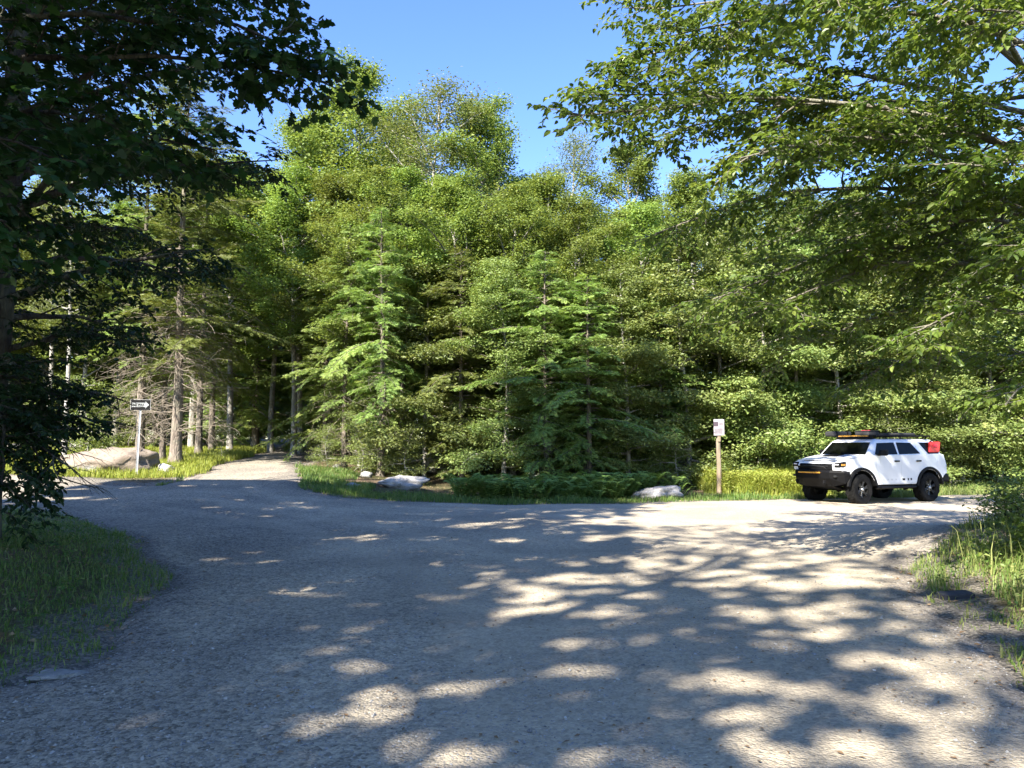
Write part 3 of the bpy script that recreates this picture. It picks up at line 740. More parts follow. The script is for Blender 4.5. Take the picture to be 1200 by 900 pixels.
# ------------------------------------------------------------------ foreground trees with limbs of their own
def limb_tree(rr, limbs, sub_step=.30, sub_len=1.05, twigs=6, per=9, leaf=(.078, .046), lm='hex', flat=.35, droop=-.05, tone=.45, clear=None):
    wood, crown = MB(), MB()
    P, U, N, T = [], [], [], []
    for pts, r0 in limbs:
        pts = np.asarray(pts, float)
        # smooth the limb
        t = np.linspace(0, 1, len(pts)); tt = np.linspace(0, 1, 12)
        c = np.stack([np.interp(tt, t, pts[:, a]) for a in range(3)], 1)
        for _ in range(2): c[1:-1] = (c[:-2] + 2 * c[1:-1] + c[2:]) / 4
        c[1:] += np.cumsum(rr.normal(0, .035, (11, 3)), 0)
        tube(wood, c, np.linspace(r0, .008, 12), 7, .18, int(rr.integers(99)))
        L = np.linalg.norm(np.diff(c, axis=0), axis=1).sum()
        ns = max(4, int(L / sub_step))
        for k in range(ns):
            q = .16 + .84 * (k + rr.random() * .7) / ns
            p = np.array([np.interp(q, tt, c[:, a]) for a in range(3)])
            tg = norm(np.array([np.interp(min(1, q + .1), tt, c[:, a]) for a in range(3)]) - np.array([np.interp(q - .1, tt, c[:, a]) for a in range(3)]))
            sd = norm(np.cross(tg, [0, 0, 1])) * (1 if k % 2 else -1)
            d = tg * rr.uniform(.3, .9) + sd * .8 + np.array([0, 0, rr.normal(.02, .28)])
            Ls = sub_len * (1 - .55 * q) * rr.uniform(.55, 1.2)
            s = curve_pts(p, d, Ls, 6, .13, droop, rr)
            tube(wood, s, np.linspace(.006 + .008 * Ls, .003, 7), 4, cap=False)
            tn = rr.normal(tone, .12)
            for j in range(twigs):
                f = .15 + .85 * (j + rr.random()) / twigs
                b = np.array([np.interp(f, np.linspace(0, 1, 7), s[:, a]) for a in range(3)])
                dd = norm(s[-1] - s[0]); s2 = norm(np.cross(dd, [0, 0, 1])) * (1 if j % 2 else -1)
                e = norm(dd * .7 + s2 * .75 + rr.normal(0, .2, 3) + np.array([0, 0, droop]))
                Lt = rr.uniform(.22, .48)
                w = curve_pts(b, e, Lt, 3, .1, droop, rr)
                tube(wood, w, np.linspace(.0035, .0015, 4), 3, cap=False)
                fr = (np.arange(per) + rr.random(per)) / per
                lp = np.stack([np.interp(fr, np.linspace(0, 1, 4), w[:, a]) for a in range(3)], 1)
                sw = np.where(np.arange(per) % 2, 1, -1)[:, None] * norm(np.cross(e, [0, 0, 1.]))
                P.append(lp + rr.normal(0, .012, (per, 3))); U.append(e * .65 + sw * .7 + np.array([0, 0, -.28]) + rr.normal(0, .25, (per, 3)))
                N.append(np.array([0, 0, 1.]) + rr.normal(0, flat, (per, 3))); T.append(np.clip(tn + rr.normal(0, .14, per), 0, 1))
    P = np.concatenate(P); U = np.concatenate(U); N = np.concatenate(N); T = np.concatenate(T)
    if clear:                                   # the boughs end short of the sight line from the road to the sign
        px, py = project(P); k = np.ones(len(P), bool)
        for c in clear: k &= ~((px > c[0]) & (px < c[1]) & (py > c[2]) & (py < c[3]))
        P, U, N, T = P[k], U[k], N[k], T[k]
    ln = leaf[0] * rr.uniform(.65, 1.2, len(P))
    if lm == 'hex': leaf_hex(crown, P, U, N, ln, ln * leaf[1] / leaf[0], T)
    else: leaf_maple(crown, P, U, N, ln, T)
    return wood, crown, len(P)

def arc(trunk, z, pts, rr):
    """a limb leaving the trunk at height z and passing through pts"""
    s = np.array([np.interp(z, trunk[:, 2], trunk[:, 0]), np.interp(z, trunk[:, 2], trunk[:, 1]), z])
    return np.concatenate([[s], np.array(pts, float)])

# right: the tree whose boughs hang into the picture
rr = np.random.default_rng(5)
tp = np.array([[6.95, 9.3, .1], [6.9, 9.25, 1.5], [6.75, 9.15, 3], [6.6, 9.1, 4.6], [6.5, 9.05, 6.2], [6.45, 9.0, 7.8], [6.5, 9.1, 9.4], [6.2, 9.3, 11.5], [5.6, 9.8, 14]])
limbs = []
for z, pts, r0 in [
        (4.9, [(5.2, 8.8, 5.5), (3.0, 8.5, 5.75), (.75, 8.3, 5.45)], .075),
        (5.1, [(5.0, 9.6, 5.9), (3.0, 10.0, 6.3), (1.0, 10.0, 6.3)], .07),
        (4.3, [(5.2, 9.6, 4.9), (3.4, 9.8, 4.95), (1.7, 9.7, 4.35)], .065),
        (4.1, [(5.4, 8.4, 4.6), (3.8, 8.0, 4.75), (2.3, 7.7, 4.35)], .06),
        (3.5, [(5.5, 9.0, 3.9), (4.2, 9.0, 3.95), (2.75, 8.9, 3.35)], .055),
        (3.7, [(5.6, 10.2, 4.1), (4.4, 11.0, 4.2), (3.0, 11.6, 3.8)], .055),
        (3.0, [(5.9, 8.6, 3.25), (5.0, 8.1, 3.2), (4.0, 7.8, 2.75)], .045),
        (3.1, [(5.9, 9.9, 3.4), (4.9, 10.6, 3.4), (4.0, 11.0, 2.95)], .045),
        (6.0, [(5.2, 8.7, 7.0), (3.4, 8.4, 7.3), (1.6, 8.0, 7.0)], .07),
        (6.4, [(5.2, 9.8, 7.4), (3.6, 10.3, 8.0), (1.8, 10.6, 8.0)], .07),
        (5.4, [(5.3, 7.9, 6.0), (4.1, 7.0, 6.1), (2.6, 6.4, 5.75)], .06),
        (5.6, [(4.6, 9.4, 6.4), (2.8, 9.3, 6.75), (1.3, 9.2, 6.55)], .06),
        (6.9, [(5.6, 7.8, 8.0), (4.8, 6.6, 8.6)], .055), (7.4, [(5.0, 9.4, 8.8), (3.4, 9.8, 9.4)], .055),
        (7.2, [(7.6, 10.2, 8.4), (8.6, 11.2, 9.0)], .05), (4.6, [(7.4, 10.3, 5.2), (8.2, 11.6, 5.6)], .05), (4.8, [(7.6, 8.2, 5.4), (8.8, 7.3, 5.6)], .05),
        (8.4, [(5.7, 8.6, 9.6), (5.0, 8.0, 10.4)], .045), (8.8, [(6.9, 9.8, 10.0), (7.4, 10.6, 10.8)], .045),
        (2.5, [(6.3, 8.5, 2.7), (5.7, 8.0, 2.65), (5.0, 7.6, 2.25)], .035), (2.7, [(6.3, 9.9, 2.9), (5.6, 10.6, 2.9), (4.9, 11.2, 2.45)], .035),
        (3.3, [(6.0, 8.0, 3.7), (5.3, 7.1, 3.8), (4.5, 6.5, 3.45)], .04), (4.4, [(5.9, 10.4, 5.0), (5.2, 11.8, 5.3), (4.2, 12.8, 5.0)], .05),
        (5.9, [(6.1, 10.6, 6.6), (5.5, 12.0, 7.0), (4.6, 13.0, 6.9)], .05), (4.2, [(5.4, 8.9, 4.35), (4.5, 8.7, 4.3), (3.4, 8.5, 3.85)], .05),
        (4.6, [(5.6, 8.6, 5.2), (4.2, 8.4, 5.3), (2.4, 8.2, 4.95)], .06), (5.3, [(5.4, 9.3, 6.0), (3.6, 9.4, 6.0), (1.6, 9.4, 5.6)], .06), (3.9, [(5.5, 9.4, 4.2), (4.0, 9.6, 4.2), (2.4, 9.6, 3.6)], .05),
        (6.3, [(5.4, 9.1, 6.9), (3.8, 9.0, 7.0), (2.0, 8.8, 6.5)], .06),
        (3.6, [(6.2, 8.2, 4.2), (5.4, 7.4, 4.4), (4.2, 6.9, 4.1)], .045), (5.0, [(6.2, 8.0, 5.6), (5.2, 7.2, 5.9), (3.9, 6.7, 5.6)], .05)]:
    limbs.append((arc(tp, z, pts, rr), r0))
limbs = [(a, b * .62) for a, b in limbs]
wood, crown, nl = limb_tree(rr, limbs, sub_step=.18, sub_len=1.2, twigs=8, per=10, leaf=(.090, .054), clear=[(900, 1135, 500, 600)])
tube(wood, tp, np.array([.26, .21, .19, .175, .16, .14, .12, .09, .04]), 12, .16, 4)
BEECH = t = thing('beech_tree', 'large beech overhanging the right side of the road with long drooping leafy boughs', 'tree')
wood.build('trunk', M['bark_mid'], t); crown.build('crown', M['near'], t)

# left: the dark tree beside the bank, shading the edge of the wood opposite
rr = np.random.default_rng(6)
tp = np.array([[-7.75, 11.4, .1], [-7.75, 11.4, 2], [-7.7, 11.45, 4.5], [-7.7, 11.5, 7], [-7.6, 11.5, 10], [-7.6, 11.5, 13], [-7.5, 11.5, 16], [-7.5, 11.5, 18]])
limbs = []
n_l = 78
for i in range(n_l):
    f = (i + rr.random() * .6) / n_l
    z = 1.9 + 14.8 * f ** 1.15
    az = i * 2.39996 + rr.normal(0, .25)
    reach = (1.7 + 2.6 * sstep(1.5, 6.0, z) - 2.4 * sstep(11, 18, z)) * rr.uniform(.8, 1.12)
    d = np.array([math.cos(az), math.sin(az)])
    base = np.array([-7.7, 11.45])
    lift = .12 + .05 * z
    dr = -.22 * sstep(7, 2, z)
    limbs.append((arc(tp, z, [(*(base + d * reach * .5), z + lift * reach * .5), (*(base + d * reach), z + lift * reach * .75 + dr)], rr), .03 + .012 * reach))
# long low boughs drooping over the bank towards the road
for e in [(-6.3, 10.6, 1.3), (-6.5, 9.9, 1.1), (-6.9, 10.3, .75), (-7.4, 9.4, 1.0), (-7.0, 12.4, 1.2), (-6.4, 11.2, 1.6), (-8.2, 10.0, 1.2), (-6.9, 11.6, 1.0)]:
    limbs.append((arc(tp, e[2] + 1.1, [((-7.7 + e[0]) / 2, (11.4 + e[1]) / 2, e[2] + .95), e], rr), .035))
wood, crown, nl2 = limb_tree(rr, limbs, sub_step=.215, sub_len=1.3, twigs=7, per=10, leaf=(.098, .058), droop=-.07, tone=.30, clear=[(132, 330, 448, 700), (74, 330, 512, 600)])
tube(wood, tp, np.array([.24, .19, .175, .16, .13, .10, .06, .03]), 12, .2, 8)
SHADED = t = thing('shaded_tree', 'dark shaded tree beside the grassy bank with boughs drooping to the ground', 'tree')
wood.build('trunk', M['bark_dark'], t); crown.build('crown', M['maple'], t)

# upper left: a maple whose leafy bough reaches across the corner of the sky
rr = np.random.default_rng(9)
tp = np.array([[-7.2, 5.2, 0], [-7.0, 5.3, 2.5], [-6.6, 5.5, 5], [-6.3, 5.7, 7.5], [-6.2, 5.8, 10]])
limbs = []
for z, pts, r0 in [
        (4.3, [(-4.8, 6.2, 5.3), (-3.1, 6.6, 5.45), (-1.75, 6.8, 5.15)], .05), (3.9, [(-4.7, 6.5, 4.95), (-3.3, 7.0, 5.15), (-1.95, 7.2, 4.95)], .045),
        (3.7, [(-5.0, 6.4, 4.5), (-4.0, 6.7, 4.6), (-3.0, 7.0, 4.35)], .04), (4.8, [(-4.6, 6.0, 6.0), (-3.2, 6.2, 6.4), (-2.0, 6.3, 6.3)], .05),
        (3.4, [(-5.2, 6.0, 4.1), (-4.3, 6.1, 4.2), (-3.5, 6.2, 3.95)], .035), (5.5, [(-5.0, 7.0, 6.5), (-3.8, 8.0, 7.0), (-2.6, 8.4, 6.9)], .05),
        (3.2, [(-5.6, 6.4, 3.8), (-4.9, 6.9, 3.85), (-4.2, 7.3, 3.55)], .035), (6.0, [(-5.0, 5.0, 7.2), (-3.6, 4.4, 7.6)], .04),
        (4.2, [(-5.6, 7.0, 4.9), (-4.9, 8.0, 5.2), (-4.0, 8.6, 5.0)], .04), (3.0, [(-5.5, 5.6, 3.5), (-4.7, 5.7, 3.6), (-4.0, 5.8, 3.4)], .03)]:
    limbs.append((arc(tp, z, pts, rr), r0))
wood, crown, nl3 = limb_tree(rr, limbs, sub_step=.18, sub_len=1.0, twigs=5, per=7, leaf=(.095, .1), lm='maple', flat=.45, tone=.55)
tube(wood, tp, np.array([.16, .13, .11, .08, .03]), 10, .2, 8)
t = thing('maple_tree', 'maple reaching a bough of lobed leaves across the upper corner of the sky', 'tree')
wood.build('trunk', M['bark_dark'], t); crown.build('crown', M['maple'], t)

# ------------------------------------------------------------------ the tall trees behind the photographer that dapple the road
PATCH = np.array([(645, 705, 72, 20), (425, 765, 30, 9), (380, 768, 18, 7), (500, 800, 62, 18), (400, 855, 36, 11), (507, 848, 20, 11), (690, 805, 68, 18), (715, 752, 30, 6),
    (670, 766, 22, 8), (570, 768, 18, 5), (520, 890, 36, 12), (650, 892, 42, 12), (525, 648, 52, 4), (645, 660, 20, 4), (730, 655, 56, 6), (835, 672, 60, 7), (660, 676, 30, 4),
    (735, 612, 95, 6), (865, 645, 34, 5), (875, 722, 42, 11), (935, 745, 28, 7), (862, 810, 52, 30), (950, 812, 46, 26), (1000, 750, 36, 9), (985, 712, 62, 9), (845, 690, 50, 6),
    (1050, 675, 62, 8), (1090, 790, 42, 11), (1100, 872, 92, 18), (1010, 868, 56, 10), (920, 893, 50, 12), (1175, 800, 40, 12), (1065, 806, 46, 10), (1015, 782, 46, 8), (1120, 830, 50, 10),
    (60, 585, 60, 3), (20, 576, 50, 3), (340, 594, 52, 5), (300, 606, 50, 3), (1130, 745, 40, 8), (800, 640, 40, 5), (930, 690, 40, 6), (560, 615, 40, 3), (900, 620, 60, 4), (1000, 610, 60, 4), (1010, 640, 50, 5), (820, 612, 60, 4)], float)

PATCH[(PATCH[:, 1] > 775) & (PATCH[:, 0] > 780), 2:] *= .67
PATCH[(PATCH[:, 0] < 780) & (PATCH[:, 1] > 690), 2:] *= 1.30
def wants_light(Pl):
    """True where the photograph shows sun: Pl are points on the ground or on the face of the wood"""
    px, py = project(Pl)
    X, Y, Z = Pl[:, 0], Pl[:, 1], Pl[:, 2]
    jx = 1.1 * (vnoise(X * 1.9, Y * 1.5, 31) - .5) + .9 * (vnoise(X * 5, Y * 4, 33) - .5); jy = 1.1 * (vnoise(X * 1.9, Y * 1.5, 32) - .5) + .9 * (vnoise(X * 5, Y * 4, 34) - .5)
    lit = np.zeros(len(X), bool)
    for cx, cy, a, b in PATCH:
        lit |= (((px - cx) / a + jx * 1.25) ** 2 + ((py - cy) / b + jy * 1.25) ** 2) < 1
    ground_ = Z < hgt(X, Y) + .25
    nz = .55 * vnoise(X * 2.1, Y * 1.5, 41) + .45 * vnoise(X * 4.4, Y * 3.2, 42)
    share = .672 - .05 * sstep(300, 700, px) - .04 * sstep(700, 1000, px) - .09 * sstep(680, 610, py) * sstep(700, 850, px) + .06 * sstep(420, 250, px)
    share = np.where(Y < 2.5, .66, share)
    lit |= ground_ & (nz > share)
    n2 = .5 * vnoise(X * 2.6, Y * 1.7, 45) + .5 * vnoise(X * 1.2, Y * .9, 46)
    lit |= ground_ & (px > 400) & (n2 > .53 - .04 * ((px > 380) & (px < 820))) & (R.random(len(X)) < .42 + .15 * sstep(500, 900, px))
    lit |= ground_ & (px > 1060) & (py > 590) & (vnoise(X * 2.1, Y * 2.1, 47) > .32)
    lit &= ~(ground_ & (vnoise(X * 4.6, Y * 3.6, 51) < .27) & (py > 600))
    lit &= ~((px < 250) & (py > 596) & ground_)          # the left bank lies in full shade
    lit |= ground_ & (Y > 22.6) & (X > -2) & (X < 7) & (R.random(len(X)) < .5)
    # the mouth of the left lane, the clearing and the face of the wood
    lit |= (Y > 23.3) & (X < -5.2)
    lit |= (Y > 25.0) & (X > 6.6)
    wall = (Y > 24.6) & ~((px > 556 + 60 * (vnoise(Z * .8, X * .2, 3) - .5)) & (px < 800) & (py > 390 + 60 * (vnoise(X * .7, Z * .2, 4) - .5)))
    nw = vnoise(X * 1.1, Z * 1.1, 8)
    lit |= wall & (nw > .12)
    lit |= (Y > 20.5) & (X > 8.2) & (X < 14) & (Z > .3) & (vnoise(X * 1.6, Z * 1.2 + X, 14) > .40)
    return lit

shade_spots = [(-10.5, 6.5, 21), (-13, -1, 21), (-8.2, -5.5, 20), (-2.5, -8.5, 21), (3.5, -9, 19), (9.5, -5, 19), (-15, -9, 22), (-9, -13, 21), (-3, -15, 21), (12, 1.5, 17), (-5.5, -10.5, 20), (.5, -12, 20), (-11.5, -6.5, 19), (7, -10, 19), (-17, 3, 22), (4, -15, 20), (-14.5, 12, 20)]
crowns = [(np.array([x, y, h * .64]), np.array([4.6, 4.6, h * .34])) for x, y, h in shade_spots] + [(np.array([3.7, 10.8, 13.2]), np.array([3.9, 3.4, 3.0])), (np.array([-5.8, 12.4, 14.8]), np.array([4.6, 3.3, 4.2]))]
n = 420000
gx = R.uniform(-12, 24, n); gy = R.uniform(-5, 25.5, n)
gpts = np.stack([gx, gy, hgt(gx, gy)], 1)
nwall = 26000
wx = R.uniform(-4, 14, nwall); wz = R.uniform(0, 7, nwall)
wpts = np.stack([wx, np.full(nwall, 25.6), wz], 1)
carn = 4200
cpts = np.stack([R.uniform(8.2, 14, carn), R.uniform(21, 24.5, carn), R.uniform(.4, 2.2, carn)], 1)
land = np.concatenate([gpts, wpts, cpts])
land = land[~wants_light(land)]
lpx, lpy = project(land)                       # the overhanging beech gives its own shade there
land = land[~((lpx > 740) & (lpy > 588) & (lpy < 690) & (R.random(len(land)) < .80))]
# each shaded spot is shaded by a leaf somewhere up its sun ray, inside one of the crowns
best_t = np.full(len(land), -1.0); owner = np.full(len(land), -1)
order = R.permutation(len(crowns))
for ci in order:
    c, r = crowns[ci]
    o = (land - c) / r; d = TO_SUN / r
    a = (d * d).sum(); b = 2 * (o * d).sum(1); cc = (o * o).sum(1) - 1
    disc = b * b - 4 * a * cc; ok = disc > 0
    sq = np.sqrt(np.maximum(disc, 0)); t0 = (-b - sq) / (2 * a); t1 = (-b + sq) / (2 * a)
    pick = t0 + (t1 - t0) * R.random(len(land))
    take = ok & (pick > 4) & ((owner < 0) | (R.random(len(land)) < .4))
    best_t[take] = pick[take]; owner[take] = ci
for ci, (x, y, h) in enumerate(shade_spots):
    sel = owner == ci
    P = land[sel] + TO_SUN * best_t[sel][:, None]
    m = len(P)
    rs = np.random.default_rng(300 + ci)
    wood, crown = MB(), MB()
    path = np.array([[0, 0, 0], [.1, 0, h * .3], [0, .15, h * .6], [0, 0, h * .95]])
    tube(wood, path, [.26, .2, .14, .03], 9, .2, ci)
    for k in range(14):
        z = h * rs.uniform(.35, .85); az = k * 2.4
        q = curve_pts((0, 0, z), (math.cos(az), math.sin(az), .6), 4.2, 6, .1, 0, rs)
        tube(wood, q, np.linspace(.07, .012, 7), 5, cap=False)
    az = rs.uniform(0, 2 * PI, max(m, 1))[:m]
    U = np.stack([np.cos(az), np.sin(az), rs.normal(-.2, .3, m)], 1)
    N = TO_SUN + np.array([0, 0, .5]) + rs.normal(0, .35, (m, 3))
    if m: leaf_cards(crown, P - np.array([x, y, 0]), U, N, rs.uniform(.17, .26, m), rs.uniform(.12, .18, m), rs.uniform(.2, .8, m))
    t = thing('shade_tree', 'tall broadleaf tree out of view whose crown dapples the road with shade', 'tree', (x, y, 0), 0, 'shade trees around the photographer')
    wood.build('trunk', M['bark_dark'], t)
    if m: crown.build('crown', M['broad'], t)

def top_crown(ci, seed, base, lean, parent, mats):
    """the high top of a tree at the road, whose shade falls where the photograph has it"""
    sel = owner == ci
    P = land[sel] + TO_SUN * best_t[sel][:, None]; m = len(P)
    crown = MB(); rs = np.random.default_rng(seed); az = rs.uniform(0, 2 * PI, m)
    leaf_cards(crown, P, np.stack([np.cos(az), np.sin(az), rs.normal(-.2, .3, m)], 1), TO_SUN + np.array([0, 0, .5]) + rs.normal(0, .35, (m, 3)), rs.uniform(.14, .22, m), rs.uniform(.10, .14, m), rs.uniform(.2, .8, m))
    for k in range(12):
        q = curve_pts((base[0], base[1], base[2] + .25 * k), (math.cos(k * 2.4) * .9 + lean[0], math.sin(k * 2.4) * .9 + lean[1], .35), 3.6, 6, .1, 0, rs)
        tube(crown, q, np.linspace(.05, .01, 7), 5, cap=False, mat=1)
    crown.build('crown', mats, parent)
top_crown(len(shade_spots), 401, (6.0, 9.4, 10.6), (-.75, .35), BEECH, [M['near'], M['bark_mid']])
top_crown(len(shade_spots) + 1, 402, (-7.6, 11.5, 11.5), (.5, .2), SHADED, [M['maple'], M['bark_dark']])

# ------------------------------------------------------------------ grass, ferns, stones, litter
def blades(mb, X, Y, hmin, hmax, width, tone, lean=.45, tspread=.16, hs=1.0):
    n = len(X); Z = ground_z(X, Y) - .015
    h = R.uniform(hmin, hmax, n) * R.uniform(.6, 1.15, n) * hs; az = R.uniform(0, 2 * PI, n)
    d = np.stack([np.cos(az), np.sin(az), np.zeros(n)], 1); s = np.stack([-np.sin(az + R.normal(0, .6, n)), np.cos(az), np.zeros(n)], 1)
    ln = np.abs(R.normal(lean, .25, n))[:, None]
    B = np.stack([X, Y, Z], 1); H = h[:, None]; up = np.array([0, 0, 1.])
    m = B + up * H * .6 + d * H * .22 * ln; e = B + up * H * (1 - .25 * np.minimum(ln, 1.4)) + d * H * .8 * ln
    w = (width * R.uniform(.7, 1.3, n))[:, None]
    V = np.stack([B - s * w / 2, B + s * w / 2, m + s * w * .42, m - s * w * .42, e + s * w * .06, e - s * w * .06], 1)
    q = np.array([[0, 1, 2, 3], [3, 2, 4, 5]])
    F = (np.arange(n)[:, None, None] * 6 + q[None]).reshape(-1, 4)
    mb.add(V.reshape(-1, 3), F, np.repeat(np.clip(R.normal(tone, tspread, n), 0, 1), 2))

def scatter(n, x0, x1, y0, y1, cond):
    X = R.uniform(x0, x1, n); Y = R.uniform(y0, y1, n); k = cond(X, Y)
    return X[k], Y[k]

def verge(lo, hi): return lambda X, Y: (lambda s: (s < -lo) & (s > -hi))(rsd(X, Y))
mb = MB()
X, Y = scatter(160000, -16, -3.0, 4.2, 21.5, lambda X, Y: (rsd(X, Y) < -.0) & (X < -3) & (vnoise(X * 2.2, Y * 2.2, 61) + 1.0 * sstep(-.1, .5, -rsd(X, Y)) > .55))
blades(mb, X, Y, .04, .12, .009, .58, .8, .22, .6 + .8 * vnoise(X * 1.1, Y * 1.1, 78))
X, Y = scatter(14000, -16, -3.2, 5.0, 21.5, lambda X, Y: (rsd(X, Y) < -.3) & (vnoise(X * 1.2, Y * 1.2, 63) > .5))
blades(mb, X, Y, .10, .21, .010, .58, .7)
X, Y = scatter(40000, -16, -2.6, 4.2, 21.5, lambda X, Y: (rsd(X, Y) > -.5) & (rsd(X, Y) < .30) & (X < -2.6) & (vnoise(X * 3.4, Y * 3.4, 62) > .56))
blades(mb, X, Y, .03, .11, .009, .45, .9, .25)
X, Y = scatter(16000, -14, -3, 4.6, 20, lambda X, Y: (rsd(X, Y) < -.05) & (vnoise(X * 1.9, Y * 1.9, 60) > .45)); n = len(X); az = R.uniform(0, 2 * PI, n)
leaf_hex(mb, np.stack([X, Y, ground_z(X, Y) + R.uniform(.02, .14, n)], 1), np.stack([np.cos(az), np.sin(az), R.normal(.2, .3, n)], 1), np.array([0, 0, 1.]) + R.normal(0, .3, (n, 3)), R.uniform(.025, .07, n), R.uniform(.018, .04, n), np.clip(R.normal(.35, .2, n), 0, 1))
o = mb.build('bank_grass', M['grass']); tag(o, 'short shaded grass covering the bank at the near corner', 'grass', kind='stuff')
mb = MB()
X, Y = scatter(130000, -10, 19, 21, 28.5, lambda X, Y: (rsd(X, Y) < .02) & (rsd(X, Y) > -2.0 - 1.6 * sstep(6, 9, X)) & (vnoise(X * 1.3, Y * 1.3, 64) + .5 * sstep(1.8, .2, -rsd(X, Y)) > .42))
blades(mb, X, Y, .06, .24, .015, .55, .6, .24, .5 + vnoise(X * 1.6, Y * 1.6, 79))
X, Y = scatter(60000, 10.5, 24, 24.5, 29.5, lambda X, Y: (rsd(X, Y) < .05) & (rsd(X, Y) > -2.6))
blades(mb, X, Y, .12, .32, .018, .8)
o = mb.build('verge_grass', M['grass']); tag(o, 'grass verge along the far edge of the gravel road', 'grass', kind='stuff')
mb = MB()
X, Y = scatter(120000, -24, -6, 24, 40, lambda X, Y: (rsd(X, Y) < .02) & (600 + 900 * X / Y < 345) & (vnoise(X * .9, Y * .9, 65) + sstep(3.0, .5, -rsd(X, Y)) * .5 > .30))
blades(mb, X, Y, .10, .36, .020, .62)
o = mb.build('clearing_grass', M['meadow']); tag(o, 'sunlit grass in the clearing round the big boulder', 'grass', kind='stuff')
mb = MB()
X, Y = scatter(26000, 6.2, 10.3, 24.4, 28.2, lambda X, Y: (rsd(X, Y) < -.15) & (vnoise(X * 1.5, Y * 1.5, 66) > .22) & (X > 6.4 + .5 * (27 - Y) * 0 + .8 * vnoise(Y * 2, X * 0, 3)))
blades(mb, X, Y, .30, .95 , .022, .66, .6, .22, (vnoise(X * .9, Y * .9, 77) * .8 + .45) * (.35 + .65 * sstep(.1, 1.1, -rsd(X, Y))))
n = len(X); Pm = np.stack([X, Y, ground_z(X, Y) + R.uniform(.25, .75, n)], 1); az = R.uniform(0, 2 * PI, n)
leaf_cards(mb, Pm, np.stack([np.cos(az), np.sin(az), R.normal(.3, .3, n)], 1), np.array([0, 0, 1.]) + R.normal(0, .4, (n, 3)), R.uniform(.07, .14, n), .035, R.uniform(.4, 1, n))
o = mb.build('tall_meadow_grass', M['meadow']); tag(o, 'tall yellow green meadow plants between the notice post and the vehicle', 'grass', kind='stuff')
# right bank: rank grass and weeds
mb = MB()
X, Y = scatter(76000, 3.6, 12.5, 4.6, 18.5, lambda X, Y: (rsd(X, Y) < -.12) & (vnoise(X * 1.5, Y * 1.5, 67) + .55 * sstep(.2, 1.4, -rsd(X, Y)) + .35 * sstep(6.8, 8.2, Y) > .82))
blades(mb, X, Y, .10, .34, .010, .70, .6, .24)
X, Y = scatter(90000, 2.9, 12.5, 3.4, 18.5, lambda X, Y: (rsd(X, Y) < .0) & (vnoise(X * 1.7, Y * 1.7, 68) > .36))
blades(mb, X, Y, .05, .14, .010, .66, .7, .25)
X, Y = scatter(900, 4.6, 11, 6.8, 16, lambda X, Y: (rsd(X, Y) < -.4) & (vnoise(X * 1.5, Y * 1.5, 69) > .4))
blades(mb, X, Y, .5, .85, .012, .85, .4)
X, Y = scatter(30000, 2.6, 12, 3.4, 18, lambda X, Y: (rsd(X, Y) > -.5) & (rsd(X, Y) < .35) & (X > 2.4) & (vnoise(X * 3.4, Y * 3.4, 59) > .55))
blades(mb, X, Y, .03, .12, .009, .8, .9, .25)
X, Y = scatter(9000, 3.4, 12, 4.2, 18, lambda X, Y: (rsd(X, Y) < -.2) & (vnoise(X * 1.9, Y * 1.9, 58) > .45)); n = len(X); az = R.uniform(0, 2 * PI, n)
leaf_hex(mb, np.stack([X, Y, ground_z(X, Y) + R.uniform(.02, .25, n)], 1), np.stack([np.cos(az), np.sin(az), R.normal(.2, .3, n)], 1), np.array([0, 0, 1.]) + R.normal(0, .3, (n, 3)), R.uniform(.03, .08, n), R.uniform(.02, .045, n), np.clip(R.normal(.5, .25, n), 0, 1))
o = mb.build('roadside_grass', M['grass']); tag(o, 'rank half dry grass on the bank at the near right edge', 'grass', kind='stuff')

# ferns
def fern_mesh(mb, X, Y, size):
    for x, y, s in zip(X, Y, size):
        z = float(ground_z(np.array(x), np.array(y)))
        for f in range(7):
            az = f * 2 * PI / 7 + R.normal(0, .3); L = s * R.uniform(.7, 1.1); m = 12
            u = np.linspace(.12, 1, m)
            h = np.array([math.cos(az), math.sin(az), 0]); sd = np.array([-h[1], h[0], 0])
            pts = np.array([x, y, z]) + np.outer(u * L * .62, h); pts[:, 2] += L * (1.2 * u - .62 * u ** 2.6)
            tg = norm(np.gradient(pts, axis=0)); nn = np.cross(sd[None], -tg)
            w = L * .26 * np.sin(PI * np.clip(u * .93 + .07, 0, 1)) ** .7 * (1.05 - .5 * u)
            tn = R.normal(.5, .13)
            for sg in (-1, 1):
                leaf_cards(mb, pts, tg * .45 + sd * sg, np.abs(nn) * 0 + np.array([0, 0, 1.]) + h * .3, w + .02, L * .055, np.clip(tn + R.normal(0, .08, m), 0, 1), fold=.05)
mb = MB()
X, Y = scatter(460, -1.6, 6.0, 23.0, 27.2, lambda X, Y: (rsd(X, Y) < -.7) & (rsd(X, Y) > -2.6) & (X > -1.6) & (X < 4.1 + (rsd(X, Y) < -2) * 1.4) & ~((X > 3.4) & (X < 5.9) & (rsd(X, Y) > -1.5)))
fern_mesh(mb, X, Y, R.uniform(.5, 1.25, len(X)))
o = mb.build('fern_bed', M['fern']); tag(o, 'bed of shaded green ferns along the middle of the far verge', 'ferns', kind='stuff')

